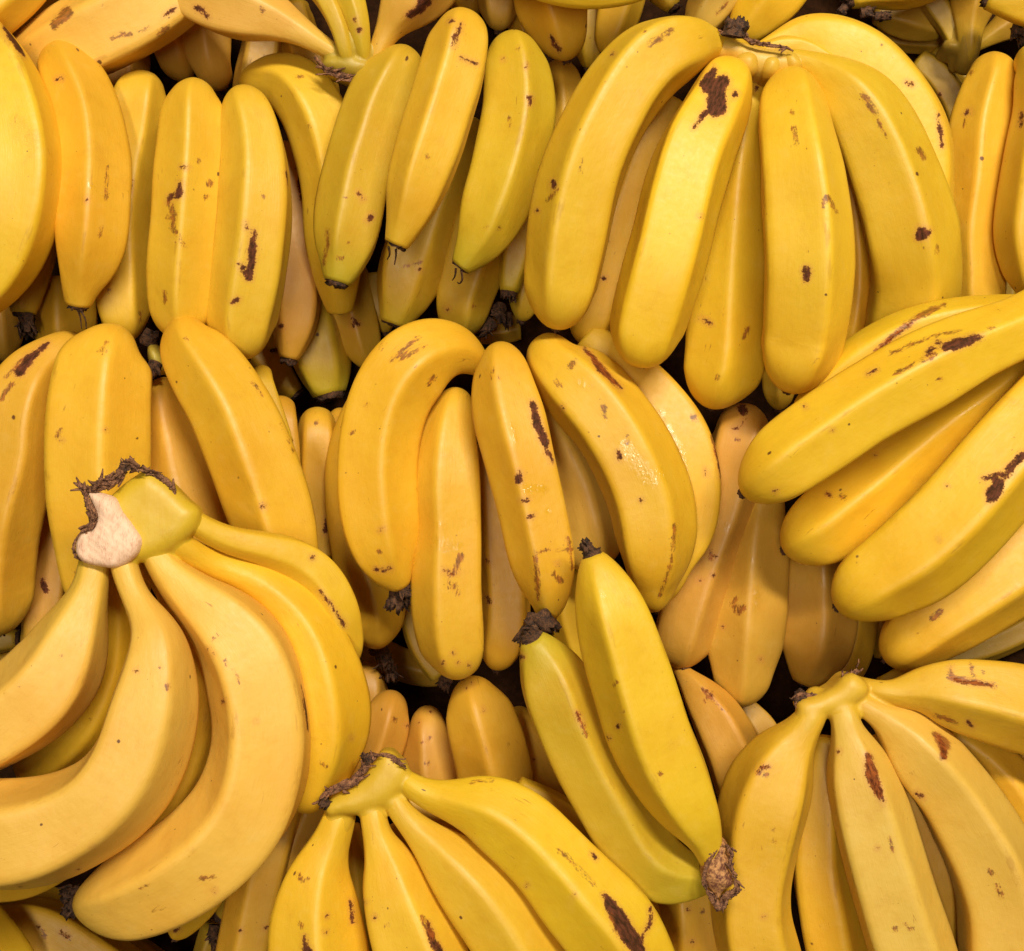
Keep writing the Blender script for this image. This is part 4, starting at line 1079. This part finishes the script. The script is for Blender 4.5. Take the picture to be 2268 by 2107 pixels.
b.f('H', 'cut-cut', [8.4], 'o', [(1740, 1500, 95), (1790, 1640, 100), (1800, 1850, 100)])
b.f('H', 'cut-cut', [8.4], 'd', [(420, 1150, 60), (480, 1290, 80), (600, 1480, 100), (720, 1700, 110)])
b.f('H', 'cut-cut', [8.6], 'd', [(500, 1010, 50), (640, 1110, 60), (800, 1220, 80), (1000, 1400, 100)])
b.f('H', 'cut-cut', [7.8], 'd', [(180, 1150, 60), (215, 1350, 75), (240, 1600, 90), (270, 1850, 100)])
b.pad('crown', 'H', [(30, 1060), (60, 1020), (150, 965), (240, 900), (310, 810), (350, 755), (410, 752), (465, 800), (510, 860), (490, 940), (440, 1010), (380, 1060), (300, 1085), (220, 1110), (130, 1110), (60, 1120)], 12.3, 0.008, tint=(218, 180, 46), power=0.42)
b.edge('H', [(20, 1000), (80, 955), (190, 915), (265, 835), (300, 770), (345, 755)], 12.2, 0.0022, 0.0045, 1.2)
b.edge('H', [(350, 752), (420, 775), (480, 822)], 12.1, 0.0016, 0.004, 0.8)
b.tuft('H', 285, 785, 12.2, -0.4, 0.8, 0.3, 0.003, 0.007)
b.tuft('H', 55, 1010, 12.0, -0.5, -0.8, 0.1, 0.004, 0.008)

b = Bunch('warm yellow hand with rusty-scarred fingers spreading from a flat crown', GRP)
b.f('I', 'stem-cut', [11.5, 11.0, 10.6, 10.4, 10.2], 'o', [(830, 530, 78), (762, 635, 96), (670, 765, 172), (592, 945, 222), (544, 1115, 227), (517, 1300, 210), (490, 1500, 202), (494, 1680, 204), (530, 1840, 209), (575, 2000, 205)], gl=0.05, gneck=0.4, rot=-24,
    r=[[(520, 862, 6), (550, 828, 9), (590, 825, 7)], (572, 870, 14), (615, 1235, 10), (610, 1170, 8)], d=[[(520, 855, 3), (545, 828, 5), (588, 820, 4)], (555, 1650, 4)])
b.f('I', 'cut-cut', [9.0, 8.8], 'o', [(895, 660, 62), (880, 880, 112), (862, 1100, 135), (862, 1350, 152), (902, 1600, 168), (950, 1840, 168), (995, 2020, 160)], rot=-10)
b.f('I', 'stem-cut', [11.6, 11.4, 11.2], 'p', [(1000, 535, 80), (1012, 620, 80), (1040, 700, 120), (1080, 850, 179), (1124, 1000, 200), (1178, 1200, 209), (1235, 1400, 216), (1294, 1600, 221), (1361, 1800, 225), (1430, 2000, 222)], gl=0.045, gneck=0.3, rot=-20,
    d=[[(1132, 765, 12), (1148, 860, 28), (1178, 945, 22), (1215, 1020, 6)], (970, 740, 6), (1180, 1273, 3)], r=[[(1130, 760, 14), (1152, 870, 28), (1190, 970, 20)], [(1248, 1215, 5), (1270, 1290, 8)], (1282, 1718, 14), [(1335, 1690, 6), (1368, 1722, 10)]])
b.f('I', 'stem-cut', [11.4, 11.0, 10.8], 'p', [(1105, 488, 62), (1210, 552, 74), (1312, 630, 146), (1425, 765, 191), (1570, 935, 198), (1700, 1145, 218), (1808, 1355, 231), (1868, 1560, 232), (1890, 1800, 240), (1900, 2000, 240)], gl=0.045, gneck=0.3, rot=-14,
    d=[[(1400, 968, 6), (1432, 995, 7)], [(1515, 650, 4), (1545, 720, 14), (1550, 775, 5)]], r=[[(1495, 645, 10), (1550, 700, 34), (1545, 775, 12)], [(1800, 1395, 9), (1815, 1420, 9)], [(1840, 1480, 8), (1865, 1530, 10)]])
b.f('I', 'stem-cut', [11.2, 11.4, 11.2], 'o', [(1165, 398, 52), (1275, 422, 72), (1410, 397, 116), (1560, 412, 181), (1750, 447, 207), (1950, 495, 229), (2160, 560, 225)], gl=0.04, gneck=0.3, rot=6,
    r=[[(1585, 290, 8), (1580, 335, 14), (1700, 355, 13), (1835, 378, 8)], [(1690, 258, 6), (1712, 320, 7)], (1765, 302, 8), [(1500, 540, 5), (1560, 560, 10), (1620, 582, 6)]], d=[(1588, 284, 7), [(1600, 345, 4), (1720, 365, 6), (1820, 378, 4)], [(1680, 575, 3), (1705, 605, 3)]])
b.f('I', 'cut-cut', [8.8], 'o', [(1590, 640, 65), (1750, 750, 115), (1890, 900, 138), (2000, 1080, 145), (2080, 1250, 140)], wet=0.7)
b.f('I', 'cut-cut', [7.4], 'o', [(1800, 640, 80), (1920, 740, 100), (2060, 900, 110)])
b.f('I', 'cut-round', [8.2], 'd', [(1190, 650, 55), (1320, 980, 105), (1425, 1250, 125), (1520, 1500, 142), (1560, 1680, 135), (1620, 1830)])
b.f('I', 'cut-cut', [7.4], 'o', [(130, 1400, 120), (150, 1600, 150), (170, 1800, 160), (190, 2000, 160)], d=[(160, 1787, 7), (140, 1610, 4)], r=[(220, 1620, 12)])
b.f('I', 'cut-cut', [6.6], 'd', [(-120, 1500, 110), (-70, 1700, 130), (-40, 1950, 140)])
b.pad('crown', 'I', [(745, 500), (770, 470), (860, 440), (950, 395), (1010, 335), (1060, 315), (1110, 345), (1150, 390), (1140, 440), (1090, 480), (1020, 520), (930, 550), (840, 570), (770, 560)], 11.9, 0.006, tint=(222, 180, 50), power=0.5)
b.edge('I', [(738, 480), (745, 430), (800, 432), (860, 440), (950, 408), (1000, 345), (1070, 285)], 11.4, 0.0015, 0.004, 0.8)
b.tuft('I', 765, 450, 11.2, -0.4, 0.4, 0.2, 0.005, 0.007)

b = Bunch('stubby pale bananas in the hollow behind the brown-edged crown', GRP)
b.f('H', 'bend-cut', [5.0], 'k', [(300, 228), (285, 360, 98), (275, 500, 102), (260, 650, 100)])
b.f('H', 'bend-cut', [6.6], 'k', [(425, 398), (392, 540, 124), (350, 700, 128), (270, 860, 132), (200, 1000, 125)], r=[(430, 565, 14)], d=[(500, 595, 4)])
b.f('H', 'bend-cut', [6.2], 'k', [(600, 484), (615, 620, 108), (625, 760, 147), (640, 900, 157), (650, 1060, 140)], d=[(568, 588, 6), (632, 518, 5)], r=[[(580, 690, 4), (635, 660, 4)], (615, 805, 8)])
b.f('H', 'bend-cut', [7.4], 'd', [(835, 326), (880, 480, 170), (938, 650, 191), (985, 850, 194), (1010, 1060, 190)], rot=2, d=[(918, 508, 4), [(820, 388, 3), (858, 372, 3)]])
b.f('H', 'bend-cut', [6.2], 'd', [(1110, 490), (1130, 620, 84), (1190, 780, 112), (1240, 930, 114), (1295, 1100, 100)], d=[(1200, 788, 4)])
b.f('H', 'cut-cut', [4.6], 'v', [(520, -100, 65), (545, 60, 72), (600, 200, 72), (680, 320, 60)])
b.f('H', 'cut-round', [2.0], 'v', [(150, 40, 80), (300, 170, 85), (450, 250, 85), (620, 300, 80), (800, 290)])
b.tuft('H', 380, 230, 5.4, 0.2, -0.9, 0.2, 0.005, 0.015)
b.tuft('H', 410, 290, 5.2, 0.1, -0.9, 0.2, 0.005, 0.014)
b.tuft('H', 360, 170, 5.6, -0.4, -0.3, 0.2, 0.005, 0.013)
b.tuft('H', 715, 350, 6.2, -0.5, -0.7, 0.2, 0.0045, 0.010)

b = Bunch('short peach banana tucked beside the slim slanting pair', GRP)
b.f('I', 'stem-cut', [6.6, 7.0, 7.0], 'k', [(115, 315, 42), (190, 405, 95), (300, 560, 142), (390, 760, 152), (435, 960, 140)], gneck=0.1, r=[[(220, 400, 6), (270, 450, 7)], [(230, 470, 5), (270, 420, 5)], [(270, 450, 4), (350, 520, 3)]], d=[[(240, 405, 2), (268, 440, 3)]])
b.f('I', 'cut-cut', [5.0], 'k', [(420, 470, 60), (520, 590, 88), (590, 740, 95), (640, 900, 90)], d=[(495, 630, 4)])
b.tuft('I', 115, 285, 6.6, -0.1, 0.8, 0.2, 0.004, 0.010)

b = Bunch('dull orange bananas in shade below the torn crown hand', GRP)
b.f('G', 'cut-cut', [6.6], 'o', [(-160, 1740, 120), (20, 1705, 140), (220, 1730, 168), (440, 1850, 172), (660, 2000, 170)], d=[[(335, 1735, 6), (370, 1760, 6)], (355, 1725, 6), (215, 1705, 6)], r=[[(230, 1720, 6), (250, 1760, 5)], [(340, 1745, 8), (390, 1770, 6)]])
b.f('G', 'cut-cut', [8.8], 'l', [(-180, 1690, 170), (-90, 1790, 172), (10, 1930, 172), (80, 2100, 170)])
b.f('G', 'cut-cut', [3.8], 'v', [(560, 1760, 80), (720, 1830, 90), (900, 1960, 90)])
b.f('G', 'cut-cut', [4.2], 'o', [(180, 1560, 90), (280, 1580, 90), (420, 1640, 80)])

b = Bunch('shaded bananas with olive tips between the torn crown hand and its neighbour', GRP)
b.f('G', 'cut-round', [8.0, 7.6], 'o', [(1150, 1450, 120), (1060, 1590, 112), (1000, 1680, 82), (955, 1775)], d=[[(960, 1725, 5), (990, 1718, 4)]])
b.f('G', 'cut-cut', [7.2], 'd', [(1560, 1000, 130), (1490, 1200, 140), (1440, 1400, 142), (1395, 1620, 142), (1350, 1850, 142), (1310, 2050, 140)], d=[(1465, 1712, 6), (1322, 1725, 4)])
b.f('G', 'cut-cut', [6.6], 'k', [(1780, 900, 115), (1720, 1060, 115), (1640, 1250, 105), (1560, 1450, 100)])
b.f('G', 'cut-tip', [6.2], 'v', [(1380, 1350, 80), (1330, 1470, 85), (1270, 1590, 75), (1225, 1645, 50)], bl=0.006)
b.f('G', 'cut-cut', [4.0], 'v', [(1200, 1700, 90), (1160, 1850, 90), (1120, 2000, 90)])
b.tuft('G', 1180, 1720, 6.0, -0.1, -0.9, 0.2, 0.004, 0.014)
b.tuft('G', 1190, 1800, 5.6, 0.1, -0.9, 0.2, 0.004, 0.012)

for b in BUNCHES:
    b.build()
